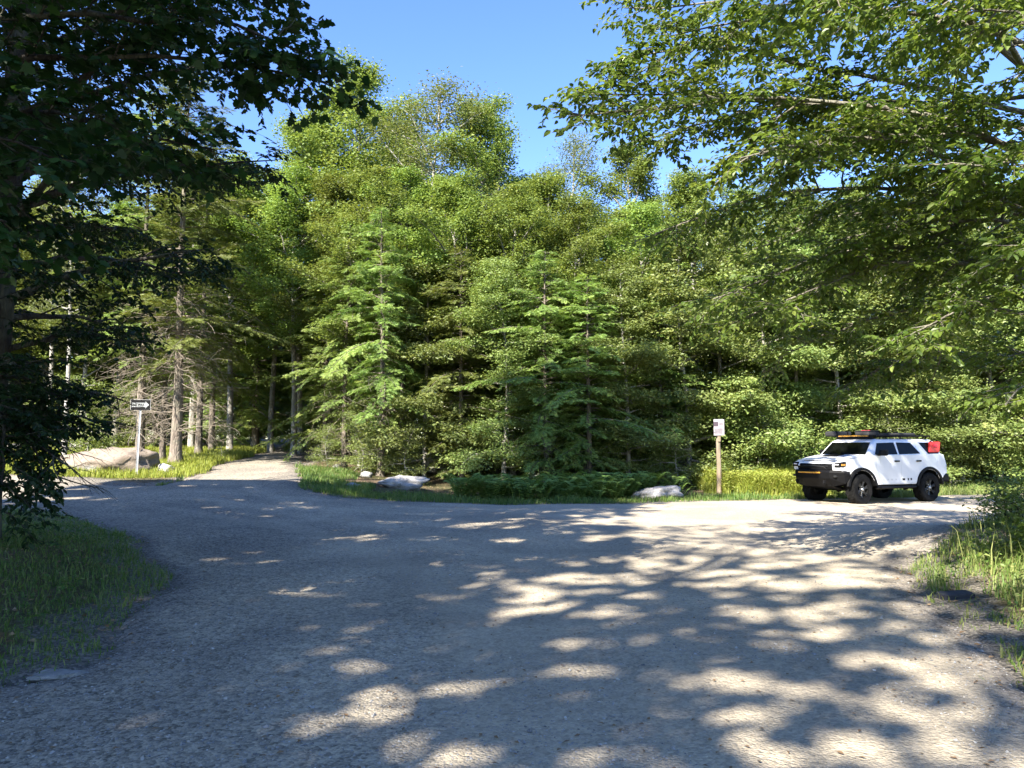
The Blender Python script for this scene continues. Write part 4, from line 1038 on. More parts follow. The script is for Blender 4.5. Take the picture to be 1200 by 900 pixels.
# loose stones on the road
def stones(mb, X, Y, size, tone):
    n = len(X); Z = road_z(X, Y)
    base = np.array([[1, 0, 0], [0, 1, 0], [-1, 0, 0], [0, -1, 0], [0, 0, .8], [.0, .0, -.6]])
    F0 = np.array([[0, 1, 4], [1, 2, 4], [2, 3, 4], [3, 0, 4], [1, 0, 5], [2, 1, 5], [3, 2, 5], [0, 3, 5]])
    az = R.uniform(0, 2 * PI, n); sc = size[:, None, None] * R.uniform(.6, 1.25, (n, 6, 1))
    V = base[None] * sc + R.normal(0, .22, (n, 6, 3)) * size[:, None, None]
    c, s = np.cos(az)[:, None], np.sin(az)[:, None]
    x = V[..., 0] * c - V[..., 1] * s; y = V[..., 0] * s + V[..., 1] * c
    V = np.stack([x + X[:, None], y + Y[:, None], V[..., 2] * .75 + Z[:, None] + size[:, None] * .15], -1)
    F = (np.arange(n)[:, None, None] * 6 + F0[None]).reshape(-1, 3)
    mb.add(V.reshape(-1, 3), F, np.repeat(np.clip(tone, 0, 1), 8))
k = NT('loose_stone')
M['stone'] = k.end(k.pbsdf(k.ramp(k.tint(), [(0, (.10, .10, .105)), (.4, (.24, .24, .24)), (.8, (.38, .37, .35)), (1, (.55, .54, .52))]), .85, .3))
mb = MB()
def cam_scatter(n, y0, y1, pw=1.0):
    Y = y0 + (y1 - y0) * R.random(n) ** pw; X = R.uniform(-.75, .75, n) * Y
    return X, Y
X, Y = cam_scatter(34000, 2.6, 13, 1.1); sd_ = rsd(X, Y)
k_ = (sd_ > .0) & (vnoise(X * .6, Y * .6, 71) + .35 * vnoise(X * 2, Y * 2, 72) + .35 * sstep(0, -4, X) + .4 * sstep(1.2, .2, sd_) > .62)
X, Y = X[k_], Y[k_]
stones(mb, X, Y, np.clip(R.lognormal(-5.15, .42, len(X)), .003, .024), R.normal(.42, .2, len(X)))
o = mb.build('loose_gravel', M['stone']); tag(o, 'loose stones scattered over the gravel road', 'gravel', kind='stuff')

# fallen leaves
mb = MB()
X, Y = scatter(16000, -12, 14, 4, 31, lambda X, Y: (rsd(X, Y) < .15) & (rsd(X, Y) > -5))
n = len(X); az = R.uniform(0, 2 * PI, n)
leaf_cards(mb, np.stack([X, Y, surf(X, Y) + .012], 1), np.stack([np.cos(az), np.sin(az), R.normal(.05, .15, n)], 1), np.array([0, 0, 1.]) + R.normal(0, .3, (n, 3)), R.uniform(.04, .085, n), .04, R.random(n))
X, Y = cam_scatter(1500, 2.6, 16); k_ = rsd(X, Y) > .1; X, Y = X[k_], Y[k_]; n = len(X); az = R.uniform(0, 2 * PI, n)
leaf_cards(mb, np.stack([X, Y, road_z(X, Y) + .008], 1), np.stack([np.cos(az), np.sin(az), R.normal(.08, .1, n)], 1), np.array([0, 0, 1.]) + R.normal(0, .25, (n, 3)), R.uniform(.02, .05, n), .02, R.random(n) * .5)
o = mb.build('fallen_leaves', M['dry']); tag(o, 'dry brown leaves fallen along the road edges', 'leaves', kind='stuff')

# ------------------------------------------------------------------ rocks
def rock(name, label, loc, size, mat, seed, rz=0, group=None, rough=.28, sub=4, flat=.0, fn=None):
    bm = bmesh.new(); bmesh.ops.create_icosphere(bm, subdivisions=sub, radius=1)
    rs = np.random.default_rng(seed); off = Vector(rs.uniform(-50, 50, 3))
    planes = [(Vector(norm(rs.normal(0, 1, 3) + np.array([0, 0, .3]))), rs.uniform(.55, .85)) for _ in range(7)]
    for v in bm.verts:
        p = v.co.copy()
        for nrm, dd in planes:
            e = p.dot(nrm) - dd
            if e > 0: p -= nrm * e * .85
        f = 1 + rough * mnoise.fractal(p * 1.6 + off, .8, 2.1, 5) + rough * .25 * mnoise.noise(p * 7 + off)
        p *= f
        if fn: p = fn(p)
        v.co = Vector((p.x * size[0] / 2, p.y * size[1] / 2, (p.z * .62 + .32) * size[2]))
    o = from_bm(name, bm, mat, None, True)
    o.location = (loc[0], loc[1], float(ground_z(np.array(loc[0]), np.array(loc[1]))) - .03 * size[2]); o.rotation_euler = (0, 0, rz)
    return tag(o, label, 'rock', group)

p = G(131, 557); by = p[1] + .75
rock('boulder', 'big boulder with brown top and pale sides behind the one way sign', ((131 - 600) / 900 * by, by), (3.0, 1.7, 1.12), M['granite_brown'], 3, .1)
p = G(190, 556); rock('rock', 'small white rock against the right end of the big boulder', (p[0], p[1] + .3), (.62, .5, .36), M['granite'], 8)
def slab(p_):
    q = p_.copy()
    if q.x < 0: q.z *= max(.25, 1 + .75 * q.x); q.x *= 1.0
    return q
p = G(468, 574); rock('rock', 'long low pale rock on the far verge, tapering to its left', (p[0], p[1] + .4), (2.0, .95, .50), M['granite'], 15, -.05, fn=slab)
p = G(413, 572); rock('rock', 'little flat grey stone left of the long low pale rock', (p[0], p[1] + .2), (.5, .35, .15), M['granite_grey'], 16)
p = G(776, 585); rock('rock', 'squat grey rock on the verge between the ferns and the notice post', (p[0], p[1] + .25), (1.7, .9, .42), M['granite'], 21, .08)
p = G(72, 792); rock('rock', 'flat stone sunk in the road edge below the grassy bank', (p[0], p[1]), (.44, .26, .06), M['granite_grey'], 23, .2)
for i, (px, Y, w, h, lab) in enumerate([(22, 39, 1.0, .5, 'leftmost pale stone of the row in the far clearing'), (42, 40, 1.2, .6, 'pale stone behind the drooping boughs in the far clearing'),
                                        (58, 39, .9, .45, 'pale stone left of the birch pole in the far clearing'), (88, 40, 1.0, .45, 'pale stone right of the birch pole in the far clearing')]):
    X = (px - 600) / 900 * Y
    rock('rock', lab, (X, Y), (w, w * .7, h), M['granite'], 30 + i, i * .8, 'pale stones in the clearing', sub=3)
for i, (px, py, w, h, lab) in enumerate([(428, 565, .5, .22, 'brownish stone at the foot of the lit hemlock trunk'), (625, 566, .6, .25, 'dim stone behind the ferns on the forest floor'), (395, 556, .45, .22, 'pale stone at the corner of the left lane')]):
    p = G(px, py - 6); rock('rock', lab, (p[0], p[1]), (w, w * .8, h), M['granite_grey'], 50 + i, i, sub=3)

# ------------------------------------------------------------------ one way sign
def text_mesh(name, body, size, mat, parent, loc, rot, depth=.001, sx=1.0):
    cu = bpy.data.curves.new(name, 'FONT'); cu.body = body; cu.size = size; cu.extrude = depth
    cu.align_x = 'CENTER'; cu.align_y = 'CENTER'; cu.offset = .004
    tmp = bpy.data.objects.new(name, cu); COL.objects.link(tmp)
    me = bpy.data.meshes.new_from_object(tmp.evaluated_get(bpy.context.evaluated_depsgraph_get()))
    bpy.data.objects.remove(tmp)
    me.materials.clear(); me.materials.append(mat)
    o = bpy.data.objects.new(name, me); COL.objects.link(o); o.parent = parent
    o.location = loc; o.rotation_euler = rot; o.scale = (sx, 1, 1)
    return o

p = G(160, 558)
sg = thing('one_way_sign', 'black and white one way arrow sign on a thin steel post by the boulder', 'sign', p, rad(6))
mb = MB()
box(mb, (0, 0, 1.2), (.055, .006, 2.44)); box(mb, (-.027, -.012, 1.2), (.006, .024, 2.44)); box(mb, (.027, -.012, 1.2), (.006, .024, 2.44))
po = mb.build('post', M['galv'], sg); po.rotation_euler = (0, rad(1.2), 0)
SX = .05
def flat_poly(name, pts, y, th, mat, parent, hole=None):
    bm = bmesh.new(); vs = [bm.verts.new((x, y, z)) for x, z in pts]
    f = bm.faces.new(vs)
    r = bmesh.ops.extrude_face_region(bm, geom=[f])
    for v in r['geom']:
        if isinstance(v, bmesh.types.BMVert): v.co.y -= th
    return from_bm(name, bm, mat, parent)
w2, h2, zc = .31, .17, 2.28
panel = flat_poly('sign_panel', [(SX - w2, zc - h2), (SX + w2, zc - h2), (SX + w2, zc + h2), (SX - w2, zc + h2)], -.030, .004, M['sign_white'], sg)
face = flat_poly('black_field', [(SX - w2 + .006, zc - h2 + .004), (SX + w2 - .006, zc - h2 + .004), (SX + w2 - .006, zc + h2 - .004), (SX - w2 + .006, zc + h2 - .004)], -.0365, .001, M['sign_black'], panel)
ar = [(-.27, -.068), (.15, -.068), (.15, -.115), (.265, 0), (.15, .115), (.15, .068), (-.27, .068)]
flat_poly('arrow', [(SX + a, zc + b) for a, b in ar], -.0395, .001, M['sign_grey'], panel)
text_mesh('lettering', 'ONE WAY', .125, M['sign_black'], panel, (SX - .085, -.0425, zc), (rad(90), 0, 0), .0008, .70)

# ------------------------------------------------------------------ wooden notice post
p = G(843, 580)
nt = thing('notice_post', 'weathered wooden post with a small white notice board at its top', 'sign', p, rad(-8))
mb = MB()
zz = np.array([-.1, 0, .4, .9, 1.4, 1.75, 1.92, 2.05]); 
for a in range(1):
    tube(mb, np.stack([.01 * np.sin(zz * 2), zz * 0, zz], 1), np.array([.080, .080, .078, .076, .078, .074, .062, .058]), 8, .10, 3)
mb.build('post', M['wood'], nt)
rbox('notice_board', (.02, -.125, 2.22), (.34, .035, .54), M['board'], nt, .006, 1)
bd = [c for c in nt.children if c.name.startswith('notice_board')][0]
rbox('batten', (.02, -.09, 2.10), (.10, .04, .7), M['wood'], nt, .006, 1)
mb = MB(); rs = np.random.default_rng(2)
box(mb, (-.08, -.145, 2.33), (.15, .003, .15))
for i in range(5): box(mb, (.0 + rs.uniform(-.02, .02), -.145, 2.17 - i * .035), (.28 - .06 * rs.random(), .003, .016))
box(mb, (.09, -.145, 2.35), (.12, .003, .014)); box(mb, (.09, -.145, 2.31), (.13, .003, .014))
mb.build('faded_print', M['print'], bd)

# yellow marker post by the left lane
X, Y, z = at(374, 44)
mk = thing('marker_post', 'short grey post with a yellow top beside the bend of the left lane', 'post', (X, Y, z))
mb = MB(); tube(mb, [(0, 0, -.05), (0, 0, .5), (0, 0, .62)], [.05, .05, .05], 8); mb.build('post', M['galv'], mk)
mb = MB(); tube(mb, [(0, 0, .6), (0, 0, .95), (0, 0, 1.0)], [.062, .062, .045], 8); mb.build('cap', M['yellow'], mk)

# dark block in the weeds at the right edge
p = G(1120, 701)
o = rbox('concrete_block', (0, 0, .035), (.33, .16, .09), M['block'], None, .01, 2)
mb = MB()
o.location = (p[0], p[1], float(surf(p[0], p[1])) - .02); o.rotation_euler = (rad(4), rad(-3), rad(4))
tag(o, 'dark grey block lying half hidden in weeds at the near right road edge', 'block')

# shrub on the right bank
rr = np.random.default_rng(44)
def shrub(label, loc, H, Rm, n, leaf, mat):
    wood, crown = MB(), MB(); tips = []
    for i in range(26):
        az = rr.uniform(0, 2 * PI); el = rr.uniform(.25, 1.4)
        q = curve_pts((0, 0, 0), (math.cos(az) * math.cos(el), math.sin(az) * math.cos(el), math.sin(el)), (H if el > .8 else Rm * 1.1) * rr.uniform(.7, 1.05), 6, .16, .02, rr)
        tube(wood, q, np.linspace(.012, .003, 7), 4, cap=False)
        tips += [q[3], q[4], q[5], q[6]]
    tips = np.array(tips); idx = rr.integers(0, len(tips), n)
    P = tips[idx] + rr.normal(0, .13, (n, 3)); az = rr.uniform(0, 2 * PI, n)
    P[:, 2] = np.abs(P[:, 2])
    ln = leaf * rr.uniform(.6, 1.2, n)
    leaf_hex(crown, P, np.stack([np.cos(az), np.sin(az), rr.normal(-.2, .3, n)], 1), np.array([0, 0, 1.]) + rr.normal(0, .4, (n, 3)), ln, ln * .55, np.clip(rr.normal(.45, .18, n), 0, 1))
    o = thing('shrub', label, 'shrub', (loc[0], loc[1], float(ground_z(np.array(loc[0]), np.array(loc[1]))) - .02))
    wood.build('stems', M['bark_dark'], o); crown.build('foliage', mat, o)
shrub('leafy dark green shrub on the bank at the near right edge', (6.6, 9.0), 1.05, .7, 3200, .085, M['near'])
shrub('low leafy weed shrub in front of the larger shrub on the right bank', (5.75, 7.7), .55, .55, 1300, .06, M['near'])
shrub('small pale shrub behind the larger shrub on the right bank', (7.6, 11.6), .9, .8, 2200, .07, M['beech'])

# ------------------------------------------------------------------ the white off-road vehicle
CAR = thing('off_road_vehicle', 'white lifted off-road vehicle with black bumpers, roof rack and big tyres parked on the gravel', 'car', (0, 0, 0))
HW = .93
def plan(x):
    return float(1 - .075 * sstep(1.3, 2.2, x) - .04 * sstep(-1.5, -2.3, x))
def arch(cx, r, a0, a1, n=12, cz=.45):
    return [(cx + r * math.cos(a), cz + r * math.sin(a)) for a in np.linspace(a0, a1, n)]
RA = .55
out = [(2.06, .93), (2.16, .97), (2.18, 1.10), (2.12, 1.19), (1.95, 1.245), (1.55, 1.32), (1.12, 1.385), (.6, 1.385), (-1.0, 1.40), (-1.95, 1.42), (-2.10, 1.40), (-2.20, 1.10), (-2.24, .84), (-2.02, .80)]
out += [(-1.96, .62)] + [q for q in arch(-1.395, RA, rad(165), rad(12), 12)] + [(-.84, .54), (.84, .54)]
out += [q for q in arch(1.395, RA, rad(168), rad(30), 12)] + [(1.93, .90)]
def prism(name, outline, hw, mat, parent, bev=.04, seg=3, tum=None):
    bm = bmesh.new()
    L = [bm.verts.new((x, hw, z)) for x, z in outline]; Rr = [bm.verts.new((x, -hw, z)) for x, z in outline]
    n = len(outline)
    fl = bm.faces.new(L); fr = bm.faces.new(Rr[::-1])
    for i in range(n): bm.faces.new([L[i], Rr[i], Rr[(i + 1) % n], L[(i + 1) % n]])
    es = [e for f in (fl, fr) for e in f.edges]
    if bev: bmesh.ops.bevel(bm, geom=es, offset=bev, segments=seg, affect='EDGES', profile=.5)
    bmesh.ops.triangulate(bm, faces=[f for f in bm.faces if len(f.verts) > 4])
    for v in bm.verts: v.co.y *= plan(v.co.x)
    return from_bm(name, bm, mat, parent)
prism('body', out, HW, M['white'], CAR, .038, 3)
# greenhouse: base z 1.36, roof z 1.86
ZB, ZT, YB, YT = 1.36, 1.86, .885, .735
def gx(z, xb, xt): return xb + (xt - xb) * (z - ZB) / (ZT - ZB)
bm = bmesh.new()
lv = []
for z, y, xf, xr in ((ZB, YB, 1.12, -2.04), (1.78, YB + (YT - YB) * .84, .72, -1.90), (ZT, YT - .05, .55, -1.76)):
    lv.append([bm.verts.new(c) for c in ((xf, y, z), (xf, -y, z), (xr, -y, z), (xr, y, z))])
for a, b in zip(lv[:-1], lv[1:]):
    for i in range(4): bm.faces.new([a[i], a[(i + 1) % 4], b[(i + 1) % 4], b[i]])
bm.faces.new(lv[-1]); bm.faces.new(lv[0][::-1])
bmesh.ops.bevel(bm, geom=[e for e in bm.edges if not (abs(e.verts[0].co.z - ZB) < .01 and abs(e.verts[1].co.z - ZB) < .01)], offset=.045, segments=3, affect='EDGES', profile=.5)
from_bm('roof', bm, M['white'], CAR, False)
def yside(z): return YB + (YT - YB) * (z - ZB) / (ZT - ZB)
def side_panel(name, pts, sgn, mat, parent, th=.006, lift=.0, yf=yside):
    bm = bmesh.new()
    A = [bm.verts.new((x, sgn * (yf(z) + lift), z)) for x, z in pts]; B = [bm.verts.new((x, sgn * (yf(z) + lift + th), z)) for x, z in pts]
    n = len(pts); bm.faces.new(A); bm.faces.new(B[::-1])
    for i in range(n): bm.faces.new([A[i], B[i], B[(i + 1) % n], A[(i + 1) % n]])
    return from_bm(name, bm, mat, parent)
ydoor = lambda z: HW - .004
for s in (1, -1):
    fd = side_panel('door', [(.80, .60), (.83, 1.0), (.80, 1.37), (-.16, 1.385), (-.16, .60)], s, M['white'], CAR, .009, 0, ydoor)
    rd = side_panel('door', [(-.185, .60), (-.185, 1.385), (-1.10, 1.395), (-1.16, 1.12), (-1.02, .96), (-.88, .80), (-.83, .60)], s, M['white'], CAR, .009, 0, ydoor)
    side_panel('window', [(.80, 1.41), (.60, 1.735), (-.10, 1.755), (-.13, 1.41)], s, M['glass'], fd, .006, .002)
    side_panel('window', [(-.20, 1.41), (-.20, 1.755), (-.80, 1.745), (-1.10, 1.43)], s, M['glass'], rd, .006, .002)
    side_panel('rear_quarter_window', [(-1.44, 1.42), (-1.16, 1.755), (-1.84, 1.755), (-1.96, 1.50), (-1.90, 1.43)], s, M['glass'], CAR, .006, .002)
    for d_, hx in ((fd, .0), (rd, -.92)):
        rbox('handle', (hx, s * (HW + .028), 1.215), (.20, .04, .045), M['black_plastic'], d_, .012, 1)
    # small worn stencils along the foot of the doors
    if s == 1:
        mb = MB()
        for i, (a, w_) in enumerate([(.55, .05), (.38, .05), (.22, .07), (.05, .05)]): box(mb, (a, HW + .007, .69), (w_, .002, .045))
        o = mb.build('stencil', M['decal'], fd)
        mb = MB()
        for a, w_ in [(-.27, .11), (-.46, .05), (-.58, .06)]: box(mb, (a, HW + .007, .69), (w_, .002, .06))
        mb.build('stencil', M['black_plastic'], rd)
    mr = rbox('mirror', (.70, s * 1.08, 1.46), (.12, .25, .17), M['black_plastic'], CAR, .035, 2)
    rbox('mirror_arm', (.74, s * .95, 1.40), (.08, .12, .06), M['black_plastic'], mr, .015, 1)
    # arch flares
    for cx in (1.395, -1.395):
        bm = bmesh.new(); prof = []
        for a in np.linspace(rad(8 if cx > 0 else 5), rad(172), 16):
            ring = []
            for rr_, yy in ((RA - .035, HW - .42), (RA - .03, HW + .035), (RA + .035, HW + .03), (RA + .055, HW - .02)):
                ring.append(bm.verts.new((cx + rr_ * math.cos(a), s * yy * plan(cx), .45 + rr_ * math.sin(a))))
            prof.append(ring)
        for a, b in zip(prof[:-1], prof[1:]):
            for i in range(3): bm.faces.new([a[i], b[i], b[i + 1], a[i + 1]])
        from_bm('arch_flare', bm, M['black_plastic'], CAR)
    mb = MB(); tube(mb, [(.82, s * .90, .47), (-.80, s * .90, .47)], .045, 8); tube(mb, [(.72, s * .98, .47), (-.66, s * .98, .47)], .028, 8)
    for a in (.6, .1, -.5): tube(mb, [(a, s * .86, .48), (a, s * .98, .47)], .022, 6)
    mb.build('rock_slider', M['black_steel'], CAR)
    # lamps
    hl = prism('headlight', [(2.06, 1.04), (2.195, 1.06), (2.19, 1.17), (1.98, 1.225), (1.86, 1.19), (1.90, 1.09)], .11, M['black_plastic'], CAR, .012, 1)
    for v in hl.data.vertices: v.co.y += s * .77
    rbox('lens', (2.155, s * .76, 1.125), (.10, .15, .05), M['lens'], hl, .02, 1)
    rbox('indicator', (2.06, s * .878, 1.12), (.16, .02, .055), M['amber'], hl, .008, 1)
    rbox('tail_lamp', (-2.13, s * .76, 1.22), (.14, .16, .30), M['red'], CAR, .03, 2)
# windscreen and rear glass, bedded in the sloping faces
def bed(name, pts, nrm, mat, th=.008):
    bm = bmesh.new(); nv = Vector(nrm).normalized()
    A = [bm.verts.new(Vector(p_) + nv * .003) for p_ in pts]; B = [bm.verts.new(Vector(p_) + nv * (.003 + th)) for p_ in pts]
    n = len(pts); bm.faces.new(A); bm.faces.new(B[::-1])
    for i in range(n): bm.faces.new([A[i], B[i], B[(i + 1) % n], A[(i + 1) % n]])
    return from_bm(name, bm, mat, CAR)
def fx(z): return 1.12 + (.72 - 1.12) * (z - ZB) / (1.78 - ZB)
bed('windscreen', [(fx(1.40), .79, 1.40), (fx(1.40), -.79, 1.40), (fx(1.75), -.68, 1.75), (fx(1.75), .68, 1.75)], (.42, 0, .40), M['glass'])
def bx_(z): return -2.04 + .14 * (z - ZB) / (1.78 - ZB)
bed('rear_window', [(bx_(1.44), -.74, 1.44), (bx_(1.44), .74, 1.44), (bx_(1.75), .66, 1.75), (bx_(1.75), -.66, 1.75)], (-1, 0, .33), M['glass'])
wp = MB()
for y0, y1 in ((.5, -.1), (-.05, -.62)): tube(wp, [(1.16, y0, 1.395), (1.06, y1, 1.47)], .010, 5)
wp.build('wiper', M['black_plastic'], CAR)
# bonnet scoop, grille, bumpers
rbox('bonnet', (1.58, 0, 1.322), (.95, 1.20, .05), M['white'], CAR, .02, 2, lambda c: setattr(c, 'z', c.z - c.x * .135))
rbox('bonnet_scoop', (1.42, -.05, 1.372), (.34, .52, .04), M['black_plastic'], CAR, .015, 2, lambda c: setattr(c, 'z', c.z - c.x * .12))
gr = rbox('grille', (2.165, 0, 1.055), (.09, 1.18, .19), M['black_plastic'], CAR, .03, 2)
rbox('grille_bar', (2.215, 0, 1.075), (.02, .92, .045), M['rim'], gr, .008, 1)
bm = bmesh.new(); rings = []
for y, xo, zt, zb in ((-.97, 1.97, .93, .80), (-.90, 2.08, .96, .60), (-.62, 2.34, .97, .52), (-.3, 2.40, .98, .50), (.3, 2.40, .98, .50), (.62, 2.34, .97, .52), (.90, 2.08, .96, .60), (.97, 1.97, .93, .80)):
    rings.append([bm.verts.new(c) for c in ((1.90, y * .985, zt - .02), (xo - .05, y, zt), (xo, y, zt - .06), (xo - .02, y, (zt + zb) / 2), (xo - .06 - .1 * (abs(y) < .8), y, zb), (1.90, y * .985, zb + .05))])
for a, b in zip(rings[:-1], rings[1:]):
    for i in range(6): bm.faces.new([a[i], a[(i + 1) % 6], b[(i + 1) % 6], b[i]])
bm.faces.new(rings[0]); bm.faces.new(rings[-1][::-1])
bp = from_bm('front_bumper', bm, M['black_steel'], CAR)
rbox('light_bar', (2.395, -.05, .90), (.05, .80, .04), M['amber'], bp, .01, 1)
mb = MB(); tube(mb, [(2.30, .50, .98), (2.36, .48, 1.06), (2.36, -.48, 1.06), (2.30, -.50, .98)], .024, 7); mb.build('bull_bar', M['black_steel'], bp)
for y in (.74, -.74): rbox('fog_lamp', (2.24, y, .80), (.10, .09, .07), M['rim'], bp, .02, 1)
for y in (.5, -.5): rbox('shackle', (2.40, y, .64), (.10, .05, .10), M['black_plastic'], bp, .015, 1)
rbox('skid_plate', (1.98, 0, .50), (.50, 1.1, .06), M['black_steel'], CAR, .01, 1, lambda c: setattr(c, 'z', c.z + c.x * .25))
rbox('rear_bumper', (-2.17, 0, .70), (.28, 1.80, .24), M['black_steel'], CAR, .05, 2)
# underside
mb = MB()
for x in (1.395, -1.395): tube(mb, [(x, -.75, .42), (x, .75, .42)], .06, 8); tube(mb, [(x, .05, .34), (x, .1, .42), (x, .12, .52)], [.05, .14, .05], 8)
for y in (.42, -.42): box(mb, (0, y, .56), (4.0, .09, .12))
tube(mb, [(1.2, .1, .5), (-1.3, .1, .46)], .04, 6); tube(mb, [(.3, -.5, .48), (-2.1, -.55, .50)], .05, 6)
mb.build('chassis', M['black_steel'], CAR)
# roof load
RK = rbox('roof_rack', (-.62, 0, 1.945), (2.35, 1.36, .03), M['black_steel'], CAR, .008, 1)
mb = MB()
for y in (.70, -.70): tube(mb, [(.55, y, 1.95), (-1.78, y, 1.95)], .026, 7); 
for y in (.70, -.70):
    for x in (.35, -.5, -1.6): tube(mb, [(x, y * .97, 1.85), (x, y, 1.95)], .02, 6)
mb.build('rails', M['black_steel'], RK)
rbox('wind_fairing', (.60, 0, 1.915), (.05, 1.30, .10), M['black_plastic'], RK, .012, 1)
rbox('light_bar', (.645, 0, 1.945), (.05, 1.06, .038), M['amber'], RK, .01, 1)
mb = MB(); tube(mb, [(1.92, -.80, 1.24), (1.93, -.80, 1.9), (1.90, -.80, 2.12)], [.007, .005, .003], 5); mb.build('antenna', M['black_plastic'], CAR)
# wheels
def wheel(x, y, steer=0):
    s = 1 if y > 0 else -1
    prof = [(.235, -.135), (.30, -.15), (.375, -.155), (.415, -.135), (.43, -.10), (.432, 0), (.43, .10), (.415, .135), (.375, .155), (.30, .15), (.235, .135)]
    n = 48; bm = bmesh.new(); rings = []
    for i in range(n):
        a = i / n * 2 * PI; ring = []
        for j, (r_, w_) in enumerate(prof):
            if r_ > .41: r_ += .010 * (1 if (i // 2 + (j % 2)) % 2 else -1)
            ring.append(bm.verts.new((r_ * math.cos(a), w_, r_ * math.sin(a))))
        rings.append(ring)
    for i in range(n):
        a, b = rings[i], rings[(i + 1) % n]
        for j in range(len(prof) - 1): bm.faces.new([a[j], a[j + 1], b[j + 1], b[j]])
    e = bpy.data.objects.new('wheel', None); COL.objects.link(e); e.parent = CAR; e.location = (x, y, .43); e.rotation_euler = (0, .3, steer)
    from_bm('tyre', bm, M['rubber'], e)
    mb = MB()
    tube(mb, [(0, -.12, 0), (0, .10, 0), (0, .125, 0)], [.24, .245, .235], 28, cap=False)
    tube(mb, [(0, s * .03, 0), (0, s * .035, 0)], [.235, .235], 28)
    tube(mb, [(0, s * .03, 0), (0, s * .10, 0), (0, s * .115, 0)], [.075, .07, .05], 14)
    for i in range(6):
        a = i / 6 * 2 * PI; c_, s_ = math.cos(a), math.sin(a)
        for da in (-.13, .13):
            tube(mb, [(.05 * c_, s * .10, .05 * s_), (.15 * math.cos(a + da * .7), s * .10, .15 * math.sin(a + da * .7)), (.232 * math.cos(a + da), s * .115, .232 * math.sin(a + da))], [.024, .018, .020], 6)
    mb.build('rim', M['rim'], e)
    mb = MB(); tube(mb, [(0, s * .11, 0), (0, s * .135, 0), (0, s * .14, 0)], [.045, .04, .02], 12)
    for i in range(6):
        a = (i + .5) / 6 * 2 * PI; tube(mb, [(.085 * math.cos(a), s * .08, .085 * math.sin(a)), (.085 * math.cos(a), s * .105, .085 * math.sin(a))], .012, 6)
    mb.build('hub_cap', M['hubmetal'], e)
for x, y in ((1.395, .79), (1.395, -.79), (-1.395, .79), (-1.395, -.79)): wheel(x, y, .10 if x > 0 else 0)
CAR_ROT = rad(180 + 25)
cx_, cy_ = 10.72, 23.15
CAR.location = (cx_, cy_, float(hgt(cx_, cy_)) + .012); CAR.rotation_euler = (0, 0, CAR_ROT)
CM = Matrix.Translation(CAR.location) @ Matrix.Rotation(CAR_ROT, 4, 'Z')
def on_car(o, label, cat): o.matrix_world = CM; return tag(o, label, cat)
# things carried by the vehicle
can = thing('fuel_can', 'red fuel can mounted outside the rear side window of the white vehicle', 'fuel can')
rbox('can_body', (-1.74, .845, 1.62), (.44, .10, .32), M['red'], can, .03, 2, lambda c: setattr(c, 'x', c.x - c.z * .25))
rbox('grip', (-1.72, .905, 1.66), (.16, .03, .10), M['redcloth'], can, .012, 1)
mb = MB(); tube(mb, [(-1.60, .85, 1.77), (-1.60, .85, 1.81)], .03, 8); mb.build('cap', M['black_plastic'], can)
on_car(can, 'red fuel can mounted outside the rear side window of the white vehicle', 'fuel can')
aw = thing('canvas_bag', 'black canvas bag strapped on the far front corner of the roof rack', 'bag')
rbox('bag', (.36, -.80, 2.02), (.80, .34, .16), M['case'], aw, .05, 2); 
mb = MB()
for x in (.6, .15): box(mb, (x, -.80, 2.02), (.04, .355, .175))
mb.build('strap', M['black_plastic'], aw)
on_car(aw, 'black canvas bag strapped on the far front corner of the roof rack', 'bag')
cs = thing('gear_case', 'dark gear case strapped on the front of the roof rack with a red strap', 'case')
rbox('box', (-.15, -.18, 2.03), (.46, .50, .12), M['case'], cs, .03, 2); rbox('lid', (-.15, -.18, 2.10), (.48, .52, .03), M['case'], cs, .02, 1)
rbox('strap', (-.1, -.18, 2.12), (.05, .30, .02), M['redcloth'], cs, .005, 1)
on_car(cs, 'dark gear case strapped on the front of the roof rack with a red strap', 'case')
bg = thing('duffel_bag', 'flat dark bag lying on the rear of the roof rack', 'bag')
rbox('bag', (-1.15, 0, 2.0), (.75, .85, .09), M['case'], bg, .04, 3)
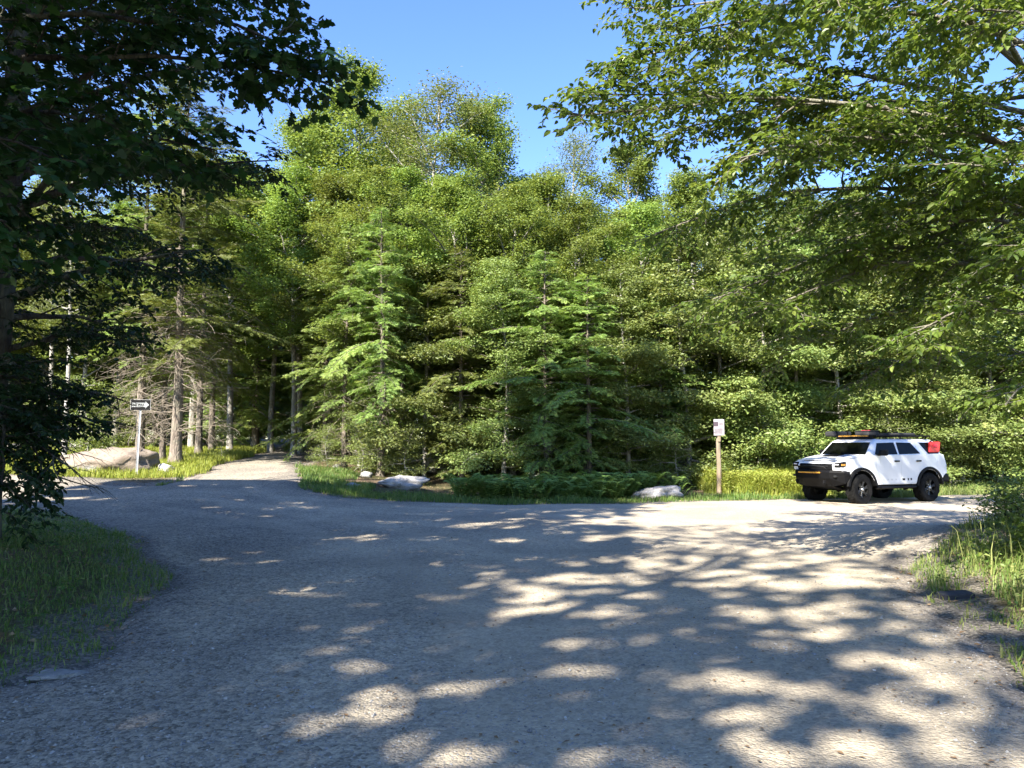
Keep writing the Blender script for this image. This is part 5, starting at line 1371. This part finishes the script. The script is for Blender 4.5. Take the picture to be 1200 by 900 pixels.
mb = MB(); tube(mb, [(-1.05, -.2, 2.045), (-1.08, -.1, 2.08), (-1.08, .1, 2.08), (-1.05, .2, 2.045)], .012, 5); mb.build('handle', M['black_plastic'], bg)
on_car(bg, 'flat dark bag lying on the rear of the roof rack', 'bag')

# ------------------------------------------------------------------ light, sky, camera
w = bpy.data.worlds.new('World'); scene.world = w; w.use_nodes = True
nt_ = w.node_tree; bgn = nt_.nodes['Background']
sky = nt_.nodes.new('ShaderNodeTexSky'); sky.sky_type = 'NISHITA'; sky.sun_disc = False
sky.sun_elevation = SUN_EL; sky.sun_rotation = SUN_AZ; sky.air_density = 1.0; sky.dust_density = .05; sky.ozone_density = 2.4; sky.altitude = 200
hsv = nt_.nodes.new('ShaderNodeHueSaturation'); hsv.inputs['Saturation'].default_value = 1.20; hsv.inputs['Hue'].default_value = .516
nt_.links.new(sky.outputs[0], hsv.inputs['Color']); nt_.links.new(hsv.outputs[0], bgn.inputs[0]); bgn.inputs[1].default_value = .096
sun = bpy.data.objects.new('sun', bpy.data.lights.new('sun', 'SUN')); COL.objects.link(sun)
sun.data.energy = 4.7; sun.data.angle = rad(.55); sun.data.color = (1.0, .93, .815)
sun.rotation_euler = Vector(TO_SUN).to_track_quat('Z', 'Y').to_euler()

cam = bpy.data.objects.new('camera', bpy.data.cameras.new('camera')); COL.objects.link(cam); scene.camera = cam
cam.data.sensor_width = 36; cam.data.lens = 27.0; cam.data.clip_end = 2000; cam.data.clip_start = .05
cam.location = (0, 0, EYE); cam.rotation_euler = (PI / 2 + PITCH, 0, 0)

scene.view_settings.view_transform = 'Standard'; scene.view_settings.look = 'None'
scene.view_settings.exposure = 2.2; scene.view_settings.gamma = 1
c = scene.cycles
c.max_bounces = 7; c.diffuse_bounces = 2; c.glossy_bounces = 3; c.transmission_bounces = 4; c.transparent_max_bounces = 4
c.caustics_reflective = False; c.caustics_refractive = False; c.use_denoising = True
c.sample_clamp_indirect = 6
scene.render.resolution_x = 1024; scene.render.resolution_y = 768
